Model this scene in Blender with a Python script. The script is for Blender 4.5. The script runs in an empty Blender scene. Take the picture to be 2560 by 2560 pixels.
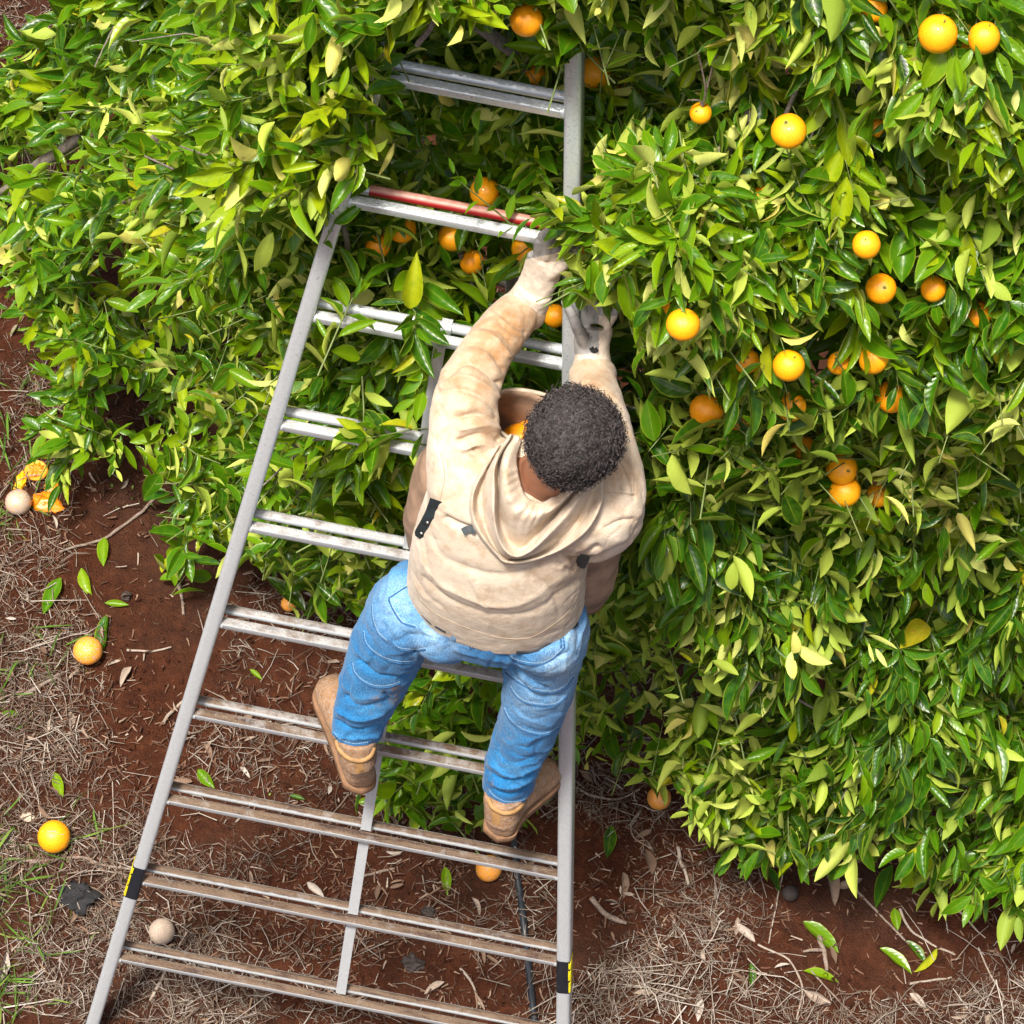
import bpy, bmesh, math, random
import numpy as np
from mathutils import Matrix, Vector
from mathutils.bvhtree import BVHTree

random.seed(7)
rng = np.random.default_rng(7)
scene = bpy.context.scene
col = scene.collection

# ------------------------------------------------------------------ camera
# world frame: X along the ladder's rungs, Y towards the tree, Z up; ladder feet on Y=0
W = np.array([[0.98154913, 0.17237129, 0.08276133],
              [0.19065926, -0.84946366, -0.49199648],
              [-0.01450332, 0.49869793, -0.8666545]])
u_, s_, vt_ = np.linalg.svd(W)
W = u_ @ vt_
CAM = np.array([0.30312644, -2.71683181, 7.67241927]) * 1.1167
FPX = 8000.0
cd = bpy.data.cameras.new('camera')
cam = bpy.data.objects.new('camera', cd)
col.objects.link(cam)
cd.sensor_width = 36
cd.lens = 36 * FPX / 2560
cd.clip_end = 400
mw = Matrix.Identity(4)
for i in range(3):
    mw[i][0], mw[i][1], mw[i][2], mw[i][3] = W[0][i], -W[1][i], -W[2][i], CAM[i]
cam.matrix_world = mw
scene.camera = cam

# ------------------------------------------------------------------ world, sun, exposure
SUN_EL, SUN_AZ = 72, 221          # elevation, compass-like direction the light comes from
world = bpy.data.worlds.new('World')
scene.world = world
world.use_nodes = True
wn = world.node_tree
bgn = wn.nodes['Background']
sky = wn.nodes.new('ShaderNodeTexSky')
sky.sky_type = 'NISHITA'
sky.sun_disc = False
sky.sun_elevation = math.radians(SUN_EL)
sky.sun_rotation = math.radians(SUN_AZ)
sky.air_density = 1.0
sky.dust_density = 7.0
sky.ozone_density = 0.3
wn.links.new(sky.outputs[0], bgn.inputs[0])
bgn.inputs[1].default_value = 0.055
sl = bpy.data.lights.new('sun', 'SUN')
sl.energy = 2.0
sl.angle = math.radians(10)
sl.color = (1.0, 0.95, 0.87)
so = bpy.data.objects.new('sun', sl)
col.objects.link(so)
_a, _e = math.radians(SUN_AZ), math.radians(SUN_EL)
sdir = Vector((math.sin(_a) * math.cos(_e), math.cos(_a) * math.cos(_e), math.sin(_e)))
so.rotation_euler = sdir.to_track_quat('Z', 'Y').to_euler()
so.location = (0, -3, 8)
scene.view_settings.view_transform = 'Standard'
scene.view_settings.look = 'None'
scene.view_settings.exposure = 1.8
scene.view_settings.gamma = 1
scene.view_settings.use_curve_mapping = False
scene.render.engine = 'CYCLES'
scene.cycles.use_denoising = True
scene.cycles.max_bounces = 7
scene.cycles.diffuse_bounces = 4
scene.cycles.glossy_bounces = 3
scene.cycles.transmission_bounces = 4
scene.cycles.sample_clamp_indirect = 6

# ------------------------------------------------------------------ geometry helpers
def nrm(v):
    v = np.asarray(v, float)
    return v / (np.linalg.norm(v, axis=-1, keepdims=True) + 1e-12)

def ray(px, py):
    q = np.stack([(np.asarray(px, float) - 1280) / FPX, (np.asarray(py, float) - 1280) / FPX, np.ones_like(np.asarray(px, float))], -1)
    return q @ W
def atY(px, py, Y):
    d = ray(px, py)
    return CAM + d * ((np.asarray(Y) - CAM[1]) / d[..., 1])[..., None]
def atZ(px, py, z):
    d = ray(px, py)
    return CAM + d * ((np.asarray(z) - CAM[2]) / d[..., 2])[..., None]
AL = math.radians(72)
LV = np.array([0, math.cos(AL), math.sin(AL)])      # up the ladder
LN = np.array([0, -math.sin(AL), math.cos(AL)])     # ladder's front normal
def atN(px, py, n):
    d = ray(px, py)
    return CAM + d * ((np.asarray(n) - CAM @ LN) / (d @ LN))[..., None]
def proj(P):
    C = (np.asarray(P, float) - CAM) @ W.T
    return FPX * C[..., 0] / C[..., 2] + 1280, FPX * C[..., 1] / C[..., 2] + 1280, C[..., 2]

def hash3(ix, iy, iz):
    h = (ix * 374761393 + iy * 668265263 + iz * 2147483647 + 1013904223) & 0xFFFFFFFF
    h = ((h ^ (h >> 13)) * 1274126177) & 0xFFFFFFFF
    return ((h ^ (h >> 16)) & 0xFFFF) / 65535.0
def vnoise(P):
    P = np.asarray(P, float)
    i = np.floor(P).astype(np.int64)
    f = P - i
    f = f * f * (3 - 2 * f)
    r = 0
    for dx in (0, 1):
        for dy in (0, 1):
            for dz in (0, 1):
                w = (f[..., 0] if dx else 1 - f[..., 0]) * (f[..., 1] if dy else 1 - f[..., 1]) * (f[..., 2] if dz else 1 - f[..., 2])
                r = r + w * hash3(i[..., 0] + dx, i[..., 1] + dy, i[..., 2] + dz)
    return r * 2 - 1
def fbm(P, o=3):
    P = np.asarray(P, float)
    return sum(vnoise(P * 2 ** k + 17.3 * k) / 2 ** k for k in range(o))

def inpoly(px, py, poly):
    px = np.asarray(px, float); py = np.asarray(py, float)
    ins = np.zeros(px.shape, bool)
    n = len(poly)
    for i in range(n):
        x1, y1 = poly[i]; x2, y2 = poly[(i + 1) % n]
        c = ((y1 > py) != (y2 > py)) & (px < (x2 - x1) * (py - y1) / ((y2 - y1) or 1e-9) + x1)
        ins ^= c
    return ins

def catmull(pts, n):
    P = np.asarray(pts, float)
    if len(P) < 3:
        t = np.linspace(0, 1, n)[:, None]
        return P[0] * (1 - t) + P[-1] * t
    Q = np.vstack([2 * P[0] - P[1], P, 2 * P[-1] - P[-2]])
    d = np.r_[0, np.cumsum(np.linalg.norm(np.diff(P, axis=0), axis=1) ** .5 + 1e-9)]
    ts = np.linspace(0, d[-1], n)
    k = np.clip(np.searchsorted(d, ts, side='right') - 1, 0, len(P) - 2)
    f = ((ts - d[k]) / (d[k + 1] - d[k]))[:, None]
    p0, p1, p2, p3 = Q[k], Q[k + 1], Q[k + 2], Q[k + 3]
    return .5 * (2 * p1 + (p2 - p0) * f + (2 * p0 - 5 * p1 + 4 * p2 - p3) * f ** 2 + (3 * p1 - p0 - 3 * p2 + p3) * f ** 3)

class MB:
    """collects shapes for one mesh"""
    def __init__(s):
        s.v, s.f, s.m = [], [], []
        s.n = 0
    def add(s, verts, faces, mi=0):
        s.v.append(np.asarray(verts, float))
        s.f += [tuple(int(i) + s.n for i in f) for f in faces]
        s.m += [mi] * len(faces)
        s.n += len(verts)
        return s
    def tube(s, pts, r, k=8, caps=True, mi=0, flat=1.0, up=None):
        P = np.asarray(pts, float)
        n = len(P)
        r = np.broadcast_to(np.asarray(r, float), (n,))
        T = nrm(np.gradient(P, axis=0)) if n > 2 else np.repeat(nrm(P[1:] - P[:1]), 2, 0)
        a = np.array(up if up is not None else (0.13, 0.31, 0.94))
        rings = []
        th = np.linspace(0, 2 * np.pi, k, endpoint=False)
        for i in range(n):
            A = np.cross(T[i], a)
            if np.linalg.norm(A) < 1e-4:
                A = np.cross(T[i], (1, 0, 0))
            A = nrm(A)
            B = np.cross(A, T[i])
            rings.append(P[i] + r[i] * (np.cos(th)[:, None] * A + flat * np.sin(th)[:, None] * B))
        V = np.vstack(rings)
        F = [(i * k + j, i * k + (j + 1) % k, (i + 1) * k + (j + 1) % k, (i + 1) * k + j) for i in range(n - 1) for j in range(k)]
        if caps:
            F += [tuple(range(k))[::-1], tuple((n - 1) * k + j for j in range(k))]
        return s.add(V, F, mi)
    def loft(s, rings, caps=True, mi=0):
        n, k = len(rings), len(rings[0])
        V = np.vstack(rings)
        F = [(i * k + j, i * k + (j + 1) % k, (i + 1) * k + (j + 1) % k, (i + 1) * k + j) for i in range(n - 1) for j in range(k)]
        if caps:
            V = np.vstack([V, rings[0].mean(0), rings[-1].mean(0)])
            a, b = n * k, n * k + 1
            F += [(a, (j + 1) % k, j) for j in range(k)] + [(b, (n - 1) * k + j, (n - 1) * k + (j + 1) % k) for j in range(k)]
        return s.add(V, F, mi)
    def grid(s, G, mi=0):
        G = np.asarray(G)
        a, b = G.shape[:2]
        F = [(i * b + j, i * b + j + 1, (i + 1) * b + j + 1, (i + 1) * b + j) for i in range(a - 1) for j in range(b - 1)]
        return s.add(G.reshape(-1, 3), F, mi)
    def box(s, c, ax, ay, az, mi=0, bev=0.0):
        """box about c with half axes ax, ay, az (vectors), edges along ax bevelled"""
        c, ax, ay, az = (np.asarray(q, float) for q in (c, ax, ay, az))
        if bev <= 0:
            prof = [(-1, -1), (1, -1), (1, 1), (-1, 1)]
        else:
            by, bz = bev / np.linalg.norm(ay), bev / np.linalg.norm(az)
            prof = []
            for sy, sz, a0 in ((1, 1, 0), (-1, 1, 90), (-1, -1, 180), (1, -1, 270)):
                for t in (0, 30, 60, 90):
                    a = math.radians(a0 + t)
                    prof.append((sy * (1 - by) + by * math.cos(a), sz * (1 - bz) + bz * math.sin(a)))
        rings = [np.array([c + q * ax + y * ay + z * az for y, z in prof]) for q in (-1, 1)]
        k = len(prof)
        V = np.vstack(rings)
        F = [(j, (j + 1) % k, k + (j + 1) % k, k + j) for j in range(k)] + [tuple(range(k))[::-1], tuple(range(k, 2 * k))]
        return s.add(V, F, mi)
    def sphere(s, c, r, nu=20, nv=12, mi=0, R=None):
        c = np.asarray(c, float)
        r = np.broadcast_to(np.asarray(r, float), (3,))
        V = [(0, 0, 1)]
        for i in range(1, nv):
            a = math.pi * i / nv
            for j in range(nu):
                b = 2 * math.pi * j / nu
                V.append((math.sin(a) * math.cos(b), math.sin(a) * math.sin(b), math.cos(a)))
        V.append((0, 0, -1))
        V = np.array(V) * r
        if R is not None:
            V = V @ np.asarray(R).T
        F = [(0, 1 + j, 1 + (j + 1) % nu) for j in range(nu)]
        for i in range(nv - 2):
            F += [(1 + i * nu + j, 1 + (i + 1) * nu + j, 1 + (i + 1) * nu + (j + 1) % nu, 1 + i * nu + (j + 1) % nu) for j in range(nu)]
        e = len(V) - 1
        F += [(e, 1 + (nv - 2) * nu + (j + 1) % nu, 1 + (nv - 2) * nu + j) for j in range(nu)]
        return s.add(V + c, F, mi)
    def mesh(s, name):
        me = bpy.data.meshes.new(name)
        me.from_pydata(np.vstack(s.v).tolist(), [], s.f)
        me.polygons.foreach_set('material_index', s.m)
        return me
    def build(s, name, mats, parent=None, smooth=True, origin=None):
        V = np.vstack(s.v)
        if origin is not None:
            s.v = [V - np.asarray(origin)]
        me = s.mesh(name)
        return link(name, me, mats, parent, smooth, origin)

def link(name, me, mats, parent=None, smooth=True, origin=None, recalc=True):
    if recalc:
        bm = bmesh.new(); bm.from_mesh(me)
        bmesh.ops.recalc_face_normals(bm, faces=bm.faces)
        bm.to_mesh(me); bm.free()
    if smooth:
        me.polygons.foreach_set('use_smooth', [True] * len(me.polygons))
        if smooth != 'all':
            try:
                me.set_sharp_from_angle(angle=math.radians(50))
            except Exception:
                pass
    for m in (mats if isinstance(mats, (list, tuple)) else [mats]):
        me.materials.append(m)
    o = bpy.data.objects.new(name, me)
    col.objects.link(o)
    if origin is not None:
        o.location = [float(q) for q in origin]
    if parent is not None:
        o.parent = parent
        if parent.type == 'EMPTY' or parent.location.length > 0:
            off = Vector((0, 0, 0))
            q = parent
            while q is not None:
                off += q.location
                q = q.parent
            o.location = o.location - off
    return o

def tag(o, label=None, cat=None, group=None, kind=None):
    if label: o['label'] = label
    if cat: o['category'] = cat
    if group: o['group'] = group
    if kind: o['kind'] = kind
    return o

def empty(name, loc, label, cat, group=None):
    o = bpy.data.objects.new(name, None)
    o.location = [float(q) for q in loc]
    o.empty_display_size = .05
    col.objects.link(o)
    return tag(o, label, cat, group)

def np_mesh(name, V, F, mats, parent=None, attrs=None, uv=None, kind=None, smooth=True, origin=None):
    """fast mesh from numpy arrays; F is (n,4) or (n,3)"""
    me = bpy.data.meshes.new(name)
    nv, nf, k = len(V), len(F), F.shape[1]
    me.vertices.add(nv)
    me.vertices.foreach_set('co', np.asarray(V, np.float32).ravel())
    me.loops.add(nf * k)
    me.loops.foreach_set('vertex_index', np.asarray(F, np.int32).ravel())
    me.polygons.add(nf)
    me.polygons.foreach_set('loop_start', np.arange(0, nf * k, k, dtype=np.int32))
    if smooth:
        me.polygons.foreach_set('use_smooth', np.ones(nf, bool))
    me.update(calc_edges=True)
    if uv is not None:
        l = me.uv_layers.new(name='UVMap')
        l.data.foreach_set('uv', np.asarray(uv, np.float32)[np.asarray(F).ravel()].ravel())
    for nm, a in (attrs or {}).items():
        at = me.attributes.new(nm, 'FLOAT', 'POINT')
        at.data.foreach_set('value', np.asarray(a, np.float32))
    o = link(name, me, mats, parent, False, origin, recalc=False)
    if kind: o['kind'] = kind
    return o

def mesh_np(me):
    V = np.empty(len(me.vertices) * 3, np.float32); me.vertices.foreach_get('co', V)
    return V.reshape(-1, 3).astype(float)
def mesh_normals(me):
    N = np.empty(len(me.vertices) * 3, np.float32); me.vertices.foreach_get('normal', N)
    return N.reshape(-1, 3).astype(float)
def remesh(mb, name, voxel, smooth=3, fac=.5):
    """union of closed shells as one continuous surface"""
    me = mb.mesh(name + '_shells')
    o = bpy.data.objects.new(name + '_shells', me)
    col.objects.link(o)
    m = o.modifiers.new('r', 'REMESH'); m.mode = 'VOXEL'; m.voxel_size = voxel
    dg = bpy.context.evaluated_depsgraph_get()
    out = bpy.data.meshes.new_from_object(o.evaluated_get(dg))
    bpy.data.objects.remove(o); bpy.data.meshes.remove(me)
    out.name = name
    V = mesh_np(out)
    E = np.empty(len(out.edges) * 2, np.int32); out.edges.foreach_get('vertices', E); E = E.reshape(-1, 2)
    deg = np.bincount(E.ravel(), minlength=len(V))[:, None]
    for _ in range(smooth):
        S = np.stack([np.bincount(E[:, 0], V[E[:, 1], c], len(V)) + np.bincount(E[:, 1], V[E[:, 0], c], len(V)) for c in range(3)], 1) / np.maximum(deg, 1)
        V = V + fac * (S - V)
    out.vertices.foreach_set('co', V.astype(np.float32).ravel()); out.update()
    return out
def set_co(me, V):
    me.vertices.foreach_set('co', np.asarray(V, np.float32).ravel()); me.update()
def seg_dist(px, py, poly):
    best = np.full(px.shape, 1e9)
    for (x1, y1), (x2, y2) in zip(poly[:-1], poly[1:]):
        dx, dy = x2 - x1, y2 - y1
        t = np.clip(((px - x1) * dx + (py - y1) * dy) / (dx * dx + dy * dy + 1e-9), 0, 1)
        best = np.minimum(best, np.hypot(px - x1 - t * dx, py - y1 - t * dy))
    return best
def sculpt(me, folds, extra=None):
    """press creases and raise ridges along strokes on the camera-facing side"""
    V = mesh_np(me); N = mesh_normals(me)
    px, py, _ = proj(V)
    face = np.clip((N * nrm(CAM - V)).sum(1) * 3, 0, 1)
    d = np.zeros(len(V))
    wx, wy = 9 * vnoise(V * 12 + 3), 9 * vnoise(V * 12 + 31)
    px, py = px + wx, py + wy
    for pts, w, a in folds:
        p2 = catmull(pts, 4 * len(pts)) if len(pts) > 2 else np.array(pts, float)
        L = np.r_[0, np.cumsum(np.linalg.norm(np.diff(p2, axis=0), axis=1))]
        dd = seg_dist(px, py, p2.tolist())
        am = a * (.55 + .45 * vnoise(V * 9 + len(pts)))
        d += am * np.exp(-(dd / w) ** 2) + .75 * am * np.exp(-(dd / (w * .38)) ** 2)
    V = V + N * (d * face)[:, None]
    if extra is not None:
        V = V + N * extra(V, N)[:, None]
    set_co(me, V)
def ring(c, T, rw, rd, k=28, X=None, e=1.0):
    c = np.asarray(c, float); T = nrm(T)
    A = np.cross(T, nrm(CAM - c)) if X is None else np.asarray(X, float) - T * (np.asarray(X, float) @ T)
    A = nrm(A); B = np.cross(A, T)
    th = np.linspace(0, 2 * np.pi, k, endpoint=False)
    ct, st = np.cos(th), np.sin(th)
    return c + rw * (np.sign(ct) * abs(ct) ** e)[:, None] * A + rd * (np.sign(st) * abs(st) ** e)[:, None] * B
def limb(mb, st, k=28, X=None, sub=3, mi=0, shrink=1.0, e=1.0):
    """stations (px, py, Y, half width m, half depth m) -> closed loft"""
    C = np.array([np.r_[atY(a[0], a[1], a[2]), a[3], a[4] if len(a) > 4 else a[3]] for a in st])
    C = catmull(C, (len(st) - 1) * sub + 1)
    T = np.gradient(C[:, :3], axis=0)
    mb.loft([ring(C[i, :3], T[i], C[i, 3] * shrink, C[i, 4] * shrink, k, X, e) for i in range(len(C))], mi=mi)
    return C

# ------------------------------------------------------------------ materials
class NT:
    def __init__(s, name):
        s.mat = bpy.data.materials.new(name)
        s.mat.use_nodes = True
        s.t = s.mat.node_tree
        s.b = s.t.nodes['Principled BSDF']
        s.out = s.t.nodes['Material Output']
    def n(s, typ, **kw):
        nd = s.t.nodes.new(typ)
        for k, v in kw.items():
            if k.startswith('i_'):
                key = k[2:]
                nd.inputs[int(key) if key.isdigit() else key.replace('_', ' ')].default_value = v
            else:
                setattr(nd, k, v)
        return nd
    def l(s, a, b):
        s.t.links.new(a, b)
    def set(s, **kw):
        for k, v in kw.items():
            s.b.inputs[k.replace('_', ' ')].default_value = v
        return s
    def co(s, kind='Object'):
        return s.n('ShaderNodeTexCoord').outputs[kind]
    def noise(s, scale, detail=4, rough=.55, vec=None, dist=0):
        nd = s.n('ShaderNodeTexNoise')
        nd.inputs['Scale'].default_value = scale; nd.inputs['Detail'].default_value = detail
        nd.inputs['Roughness'].default_value = rough; nd.inputs['Distortion'].default_value = dist
        s.l(vec if vec is not None else s.co(), nd.inputs['Vector'])
        return nd.outputs['Fac']
    def ramp(s, fac, stops, interp='LINEAR'):
        r = s.n('ShaderNodeValToRGB')
        r.color_ramp.interpolation = interp
        e = r.color_ramp.elements
        while len(e) < len(stops): e.new(.5)
        for q, (p, c) in zip(e, stops):
            q.position = p
            q.color = (*c, 1) if not isinstance(c, (int, float)) else (c, c, c, 1)
        if fac is not None: s.l(fac, r.inputs[0])
        return r.outputs[0]
    def mix(s, fac, a, b, blend='MIX'):
        m = s.n('ShaderNodeMix', data_type='RGBA', blend_type=blend)
        for sock, v in ((m.inputs[0], fac), (m.inputs[6], a), (m.inputs[7], b)):
            if hasattr(v, 'links') or hasattr(v, 'is_linked'): s.l(v, sock)
            elif isinstance(v, (int, float)): sock.default_value = v
            else: sock.default_value = (*v, 1)
        return m.outputs[2]
    def math(s, op, a, b=0.0, clamp=False):
        m = s.n('ShaderNodeMath', operation=op, use_clamp=clamp)
        for sock, v in ((m.inputs[0], a), (m.inputs[1], b)):
            if hasattr(v, 'is_linked'): s.l(v, sock)
            else: sock.default_value = v
        return m.outputs[0]
    def attr(s, name):
        return s.n('ShaderNodeAttribute', attribute_name=name).outputs['Fac']
    def color(s, c):
        if hasattr(c, 'is_linked'): s.l(c, s.b.inputs['Base Color'])
        else: s.b.inputs['Base Color'].default_value = (*c, 1)
        return s
    def rough(s, r):
        if hasattr(r, 'is_linked'): s.l(r, s.b.inputs['Roughness'])
        else: s.b.inputs['Roughness'].default_value = r
        return s
    def bump(s, h, strength=.3, dist=.002):
        b = s.n('ShaderNodeBump')
        b.inputs['Strength'].default_value = strength; b.inputs['Distance'].default_value = dist
        s.l(h, b.inputs['Height'])
        s.l(b.outputs[0], s.b.inputs['Normal'])
        return s

def plain(name, c, r=.6, var=.25, scale=60, bump=.2, dist=.001, metal=0.0):
    m = NT(name)
    nz = m.noise(scale, 5)
    d = tuple(q * (1 - var) for q in c); h = tuple(min(1, q * (1 + var)) for q in c)
    m.color(m.ramp(nz, [(.3, d), (.7, h)])).rough(r).set(Metallic=metal)
    if bump: m.bump(nz, bump, dist)
    return m.mat

def leaf_material(name, dry=False):
    m = NT(name)
    rnd = m.attr('rnd')
    uv = m.n('ShaderNodeSeparateXYZ')
    m.l(m.co('UV'), uv.inputs[0])
    a = m.math('ABSOLUTE', m.math('SUBTRACT', uv.outputs[0], .5))       # 0 midrib .. .5 margin
    top = m.ramp(rnd, [(0, (.003, .030, .003)), (.32, (.012, .085, .002)), (.56, (.062, .178, .002)), (.80, (.18, .30, .002)), (.95, (.33, .40, .005)), (1, (.48, .36, .015))])
    bot = m.ramp(rnd, [(0, (.16, .25, .02)), (.5, (.40, .50, .06)), (.85, (.66, .69, .19)), (1, (.72, .58, .12))])
    nz = m.noise(55, 3)
    top = m.mix(m.ramp(nz, [(.35, 0.0), (.75, .55)]), top, (.10, .22, .006))
    rib = m.ramp(a, [(0.0, .55), (.03, .0), (.42, 0.0), (.48, .45), (.5, .7)])
    top = m.mix(rib, top, (.33, .40, .03))
    vein = m.n('ShaderNodeTexWave', wave_type='BANDS', bands_direction='Y')
    vein.inputs['Scale'].default_value = 2.2; vein.inputs['Distortion'].default_value = 1.5
    mp = m.n('ShaderNodeVectorMath', operation='MULTIPLY_ADD')
    cv = m.n('ShaderNodeCombineXYZ')
    m.l(uv.outputs[0], cv.inputs[0]); m.l(m.math('SUBTRACT', uv.outputs[1], m.math('MULTIPLY', a, .45)), cv.inputs[1])
    m.l(cv.outputs[0], vein.inputs['Vector'])
    geo = m.n('ShaderNodeNewGeometry')
    c = m.mix(geo.outputs['Backfacing'], top, bot)
    spot = m.math('MULTIPLY', m.ramp(m.noise(38, 2), [(.70, 0.0), (.76, 1.0)]), m.ramp(rnd, [(.5, .15), (.9, .8)]))
    c = m.mix(spot, c, (.20, .13, .04))
    m.color(c).set(Specular_IOR_Level=.36)
    m.rough(m.mix(geo.outputs['Backfacing'], (.30, .30, .30), (.62, .62, .62)))
    m.bump(m.math('ADD', m.math('MULTIPLY', vein.outputs['Fac'], .5), nz), .22, .002)
    tr = m.n('ShaderNodeBsdfTranslucent')
    m.l(m.mix(.55, c, (.36, .50, .012)), tr.inputs[0])
    ms = m.n('ShaderNodeMixShader')
    ms.inputs[0].default_value = .30
    m.l(m.b.outputs[0], ms.inputs[1]); m.l(tr.outputs[0], ms.inputs[2])
    m.l(ms.outputs[0], m.out.inputs[0])
    return m.mat
M = {}
M['leaf'] = leaf_material('citrus_leaf')

def bark(name, c1, c2):
    m = NT(name)
    n1 = m.noise(30, 6, .65); n2 = m.noise(160, 4)
    m.color(m.mix(m.ramp(n2, [(.4, 0.0), (.7, .6)]), m.ramp(n1, [(.3, c1), (.7, c2)]), (.30, .27, .24))).rough(.85)
    m.bump(m.math('ADD', n1, n2), .6, .004)
    return m.mat
M['bark'] = bark('citrus_bark', (.075, .052, .043), (.19, .15, .13))
M['twig'] = plain('green_twig', (.13, .17, .045), .6, .35, 40)
M['stick'] = bark('dry_stick', (.08, .044, .028), (.21, .145, .105))
M['pale_stick'] = bark('pale_dry_stick', (.17, .12, .085), (.36, .29, .225))

def soil():
    m = NT('red_soil')
    o = m.co()
    n1 = m.noise(1.6, 5, .6); n2 = m.noise(22, 6, .65); n3 = m.noise(170, 4, .7)
    base = m.ramp(n2, [(.25, (.040, .0120, .0052)), (.5, (.086, .0255, .0105)), (.75, (.142, .0450, .0190))])
    grey = m.ramp(n3, [(.3, (.030, .015, .010)), (.65, (.095, .060, .042))])
    c = m.mix(m.ramp(n1, [(.45, 0.0), (.68, .55)]), base, grey)
    c = m.mix(m.ramp(n3, [(.64, 0.0), (.74, .5)]), c, (.12, .048, .025))
    m.color(c).rough(.95).set(Specular_IOR_Level=.15)
    m.bump(m.math('ADD', m.math('MULTIPLY', n2, 1.5), n3), 1.0, .022)
    return m.mat
M['soil'] = soil()

def fibre(name, ramp):
    m = NT(name)
    m.color(m.mix(m.ramp(m.noise(120, 3), [(.4, 0.0), (.7, .4)]), m.ramp(m.attr('rnd'), ramp), (.10, .06, .04))).rough(.8).set(Specular_IOR_Level=.25)
    return m.mat
M['straw'] = fibre('dry_straw', [(0, (.070, .042, .028)), (.35, (.140, .098, .070)), (.7, (.245, .198, .158)), (1, (.43, .385, .33))])
M['pale_straw'] = fibre('pale_straw', [(0, (.17, .13, .10)), (.5, (.32, .27, .22)), (1, (.52, .47, .41))])
M['chip'] = fibre('wood_chip', [(0, (.040, .016, .009)), (.5, (.12, .056, .032)), (.85, (.25, .165, .11)), (1, (.40, .325, .26))])
M['dry_leaf'] = fibre('dry_leaf', [(0, (.07, .040, .026)), (.5, (.17, .11, .074)), (.85, (.30, .24, .19)), (1, (.46, .42, .38))])
M['grass'] = fibre('green_grass', [(0, (.025, .075, .006)), (.6, (.065, .16, .010)), (1, (.17, .22, .04))])

def metal(name, dirt, c=(.66, .71, .74), knurl=False):
    m = NT(name)
    geo = m.n('ShaderNodeNewGeometry')
    sx = m.n('ShaderNodeSeparateXYZ'); m.l(geo.outputs['Normal'], sx.inputs[0])
    pos = m.n('ShaderNodeSeparateXYZ'); m.l(geo.outputs['Position'], pos.inputs[0])
    n1 = m.noise(26, 5, .65); n2 = m.noise(140, 4, .7)
    low = m.ramp(m.math('DIVIDE', pos.outputs[2], 3.2), [(0, 1.0), (.32, .90), (.60, .48), (.85, .16), (1, .08)])     # mud carried up on boots
    up = m.ramp(sx.outputs[2], [(.45, .22), (.85, 1.0)])
    f = m.math('MULTIPLY', m.math('MULTIPLY', up, dirt), m.math('ADD', low, m.math('MULTIPLY', m.ramp(n1, [(.38, 0.0), (.68, 1.0)]), .35)), True)
    c0 = m.ramp(n2, [(.3, tuple(q * .84 for q in c)), (.7, c)])
    mpg = m.n('ShaderNodeMapping'); mpg.inputs['Scale'].default_value = (7, 45, 45); m.l(m.co(), mpg.inputs[0])
    n4 = m.noise(1.6, 5, .65, mpg.outputs[0])
    dcol = m.ramp(m.math('ADD', m.math('MULTIPLY', n4, .8), m.math('MULTIPLY', n2, .2)), [(.38, (.128, .085, .053)), (.52, (.095, .058, .034)), (.62, (.038, .018, .011))])
    m.color(m.mix(f, c0, dcol))
    m.l(m.math('SUBTRACT', .55, f, True), m.b.inputs['Metallic'])
    m.rough(m.math('ADD', m.math('MULTIPLY', f, .45), m.ramp(n2, [(.3, .24), (.7, .38)])))
    if knurl:
        ch = m.n('ShaderNodeTexVoronoi', i_Scale=170.0)
        m.l(m.co(), ch.inputs['Vector'])
        m.bump(m.math('MULTIPLY', ch.outputs['Distance'], m.ramp(sx.outputs[2], [(.75, 0.0), (.9, 1.0)])), .55, .003)
    else:
        m.bump(n2, .06, .001)
    return m.mat
M['stile'] = metal('aluminium_stile', .45)
M['rung'] = metal('aluminium_rung', 1.0, knurl=True)
def red_paint():
    m = NT('worn_red_paint')
    n1 = m.noise(45, 5)
    geo = m.n('ShaderNodeNewGeometry')
    sx = m.n('ShaderNodeSeparateXYZ'); m.l(geo.outputs['Normal'], sx.inputs[0])
    w = m.math('MULTIPLY', m.ramp(sx.outputs[2], [(.55, 0.0), (.9, 1.0)]), m.ramp(n1, [(.3, .45), (.6, .9)]))
    m.color(m.mix(w, (.28, .012, .012), (.50, .29, .22))).rough(.45)
    return m.mat
M['red'] = red_paint()
M['black_tape'] = plain('black_sticker', (.012, .015, .02), .4, .3, 50, .1)
M['yellow'] = plain('yellow_print', (.62, .52, .01), .45, .2, 50, .1)
M['rubber'] = plain('black_rubber', (.018, .018, .02), .55, .4, 70, .2)
M['hose'] = plain('black_hose', (.016, .019, .024), .38, .4, 90, .15)

def peel(name, c1, c2, mould=0.0):
    m = NT(name)
    n1 = m.noise(9, 3)
    vo = m.n('ShaderNodeTexVoronoi', i_Scale=300.0)
    m.l(m.co(), vo.inputs['Vector'])
    c = m.ramp(n1, [(.3, c1), (.7, c2)])
    if mould:
        f = m.ramp(m.noise(14, 5, .6), [(.62 - mould * .4, 0.0), (.70 - mould * .4, 1.0)])
        c = m.mix(f, c, m.ramp(m.noise(40, 4), [(.35, (.24, .21, .19)), (.65, (.48, .44, .40))]))
    m.color(c).rough(.36).set(Specular_IOR_Level=.5, Coat_Weight=.1)
    m.b.inputs['Subsurface Weight'].default_value = .12
    m.b.inputs['Subsurface Radius'].default_value = (.012, .005, .001)
    m.bump(vo.outputs['Distance'], .22, .0012)
    return m.mat
M['orange'] = peel('orange_peel', (.92, .33, .004), (.95, .42, .007))
M['orange_ripe'] = peel('deep_orange_peel', (.91, .30, .004), (.94, .38, .006))
M['mould'] = peel('mouldy_peel', (.80, .30, .012), (.86, .36, .02), .55)
M['half_mould'] = peel('spotted_peel', (.80, .28, .010), (.86, .34, .015), .22)
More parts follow.
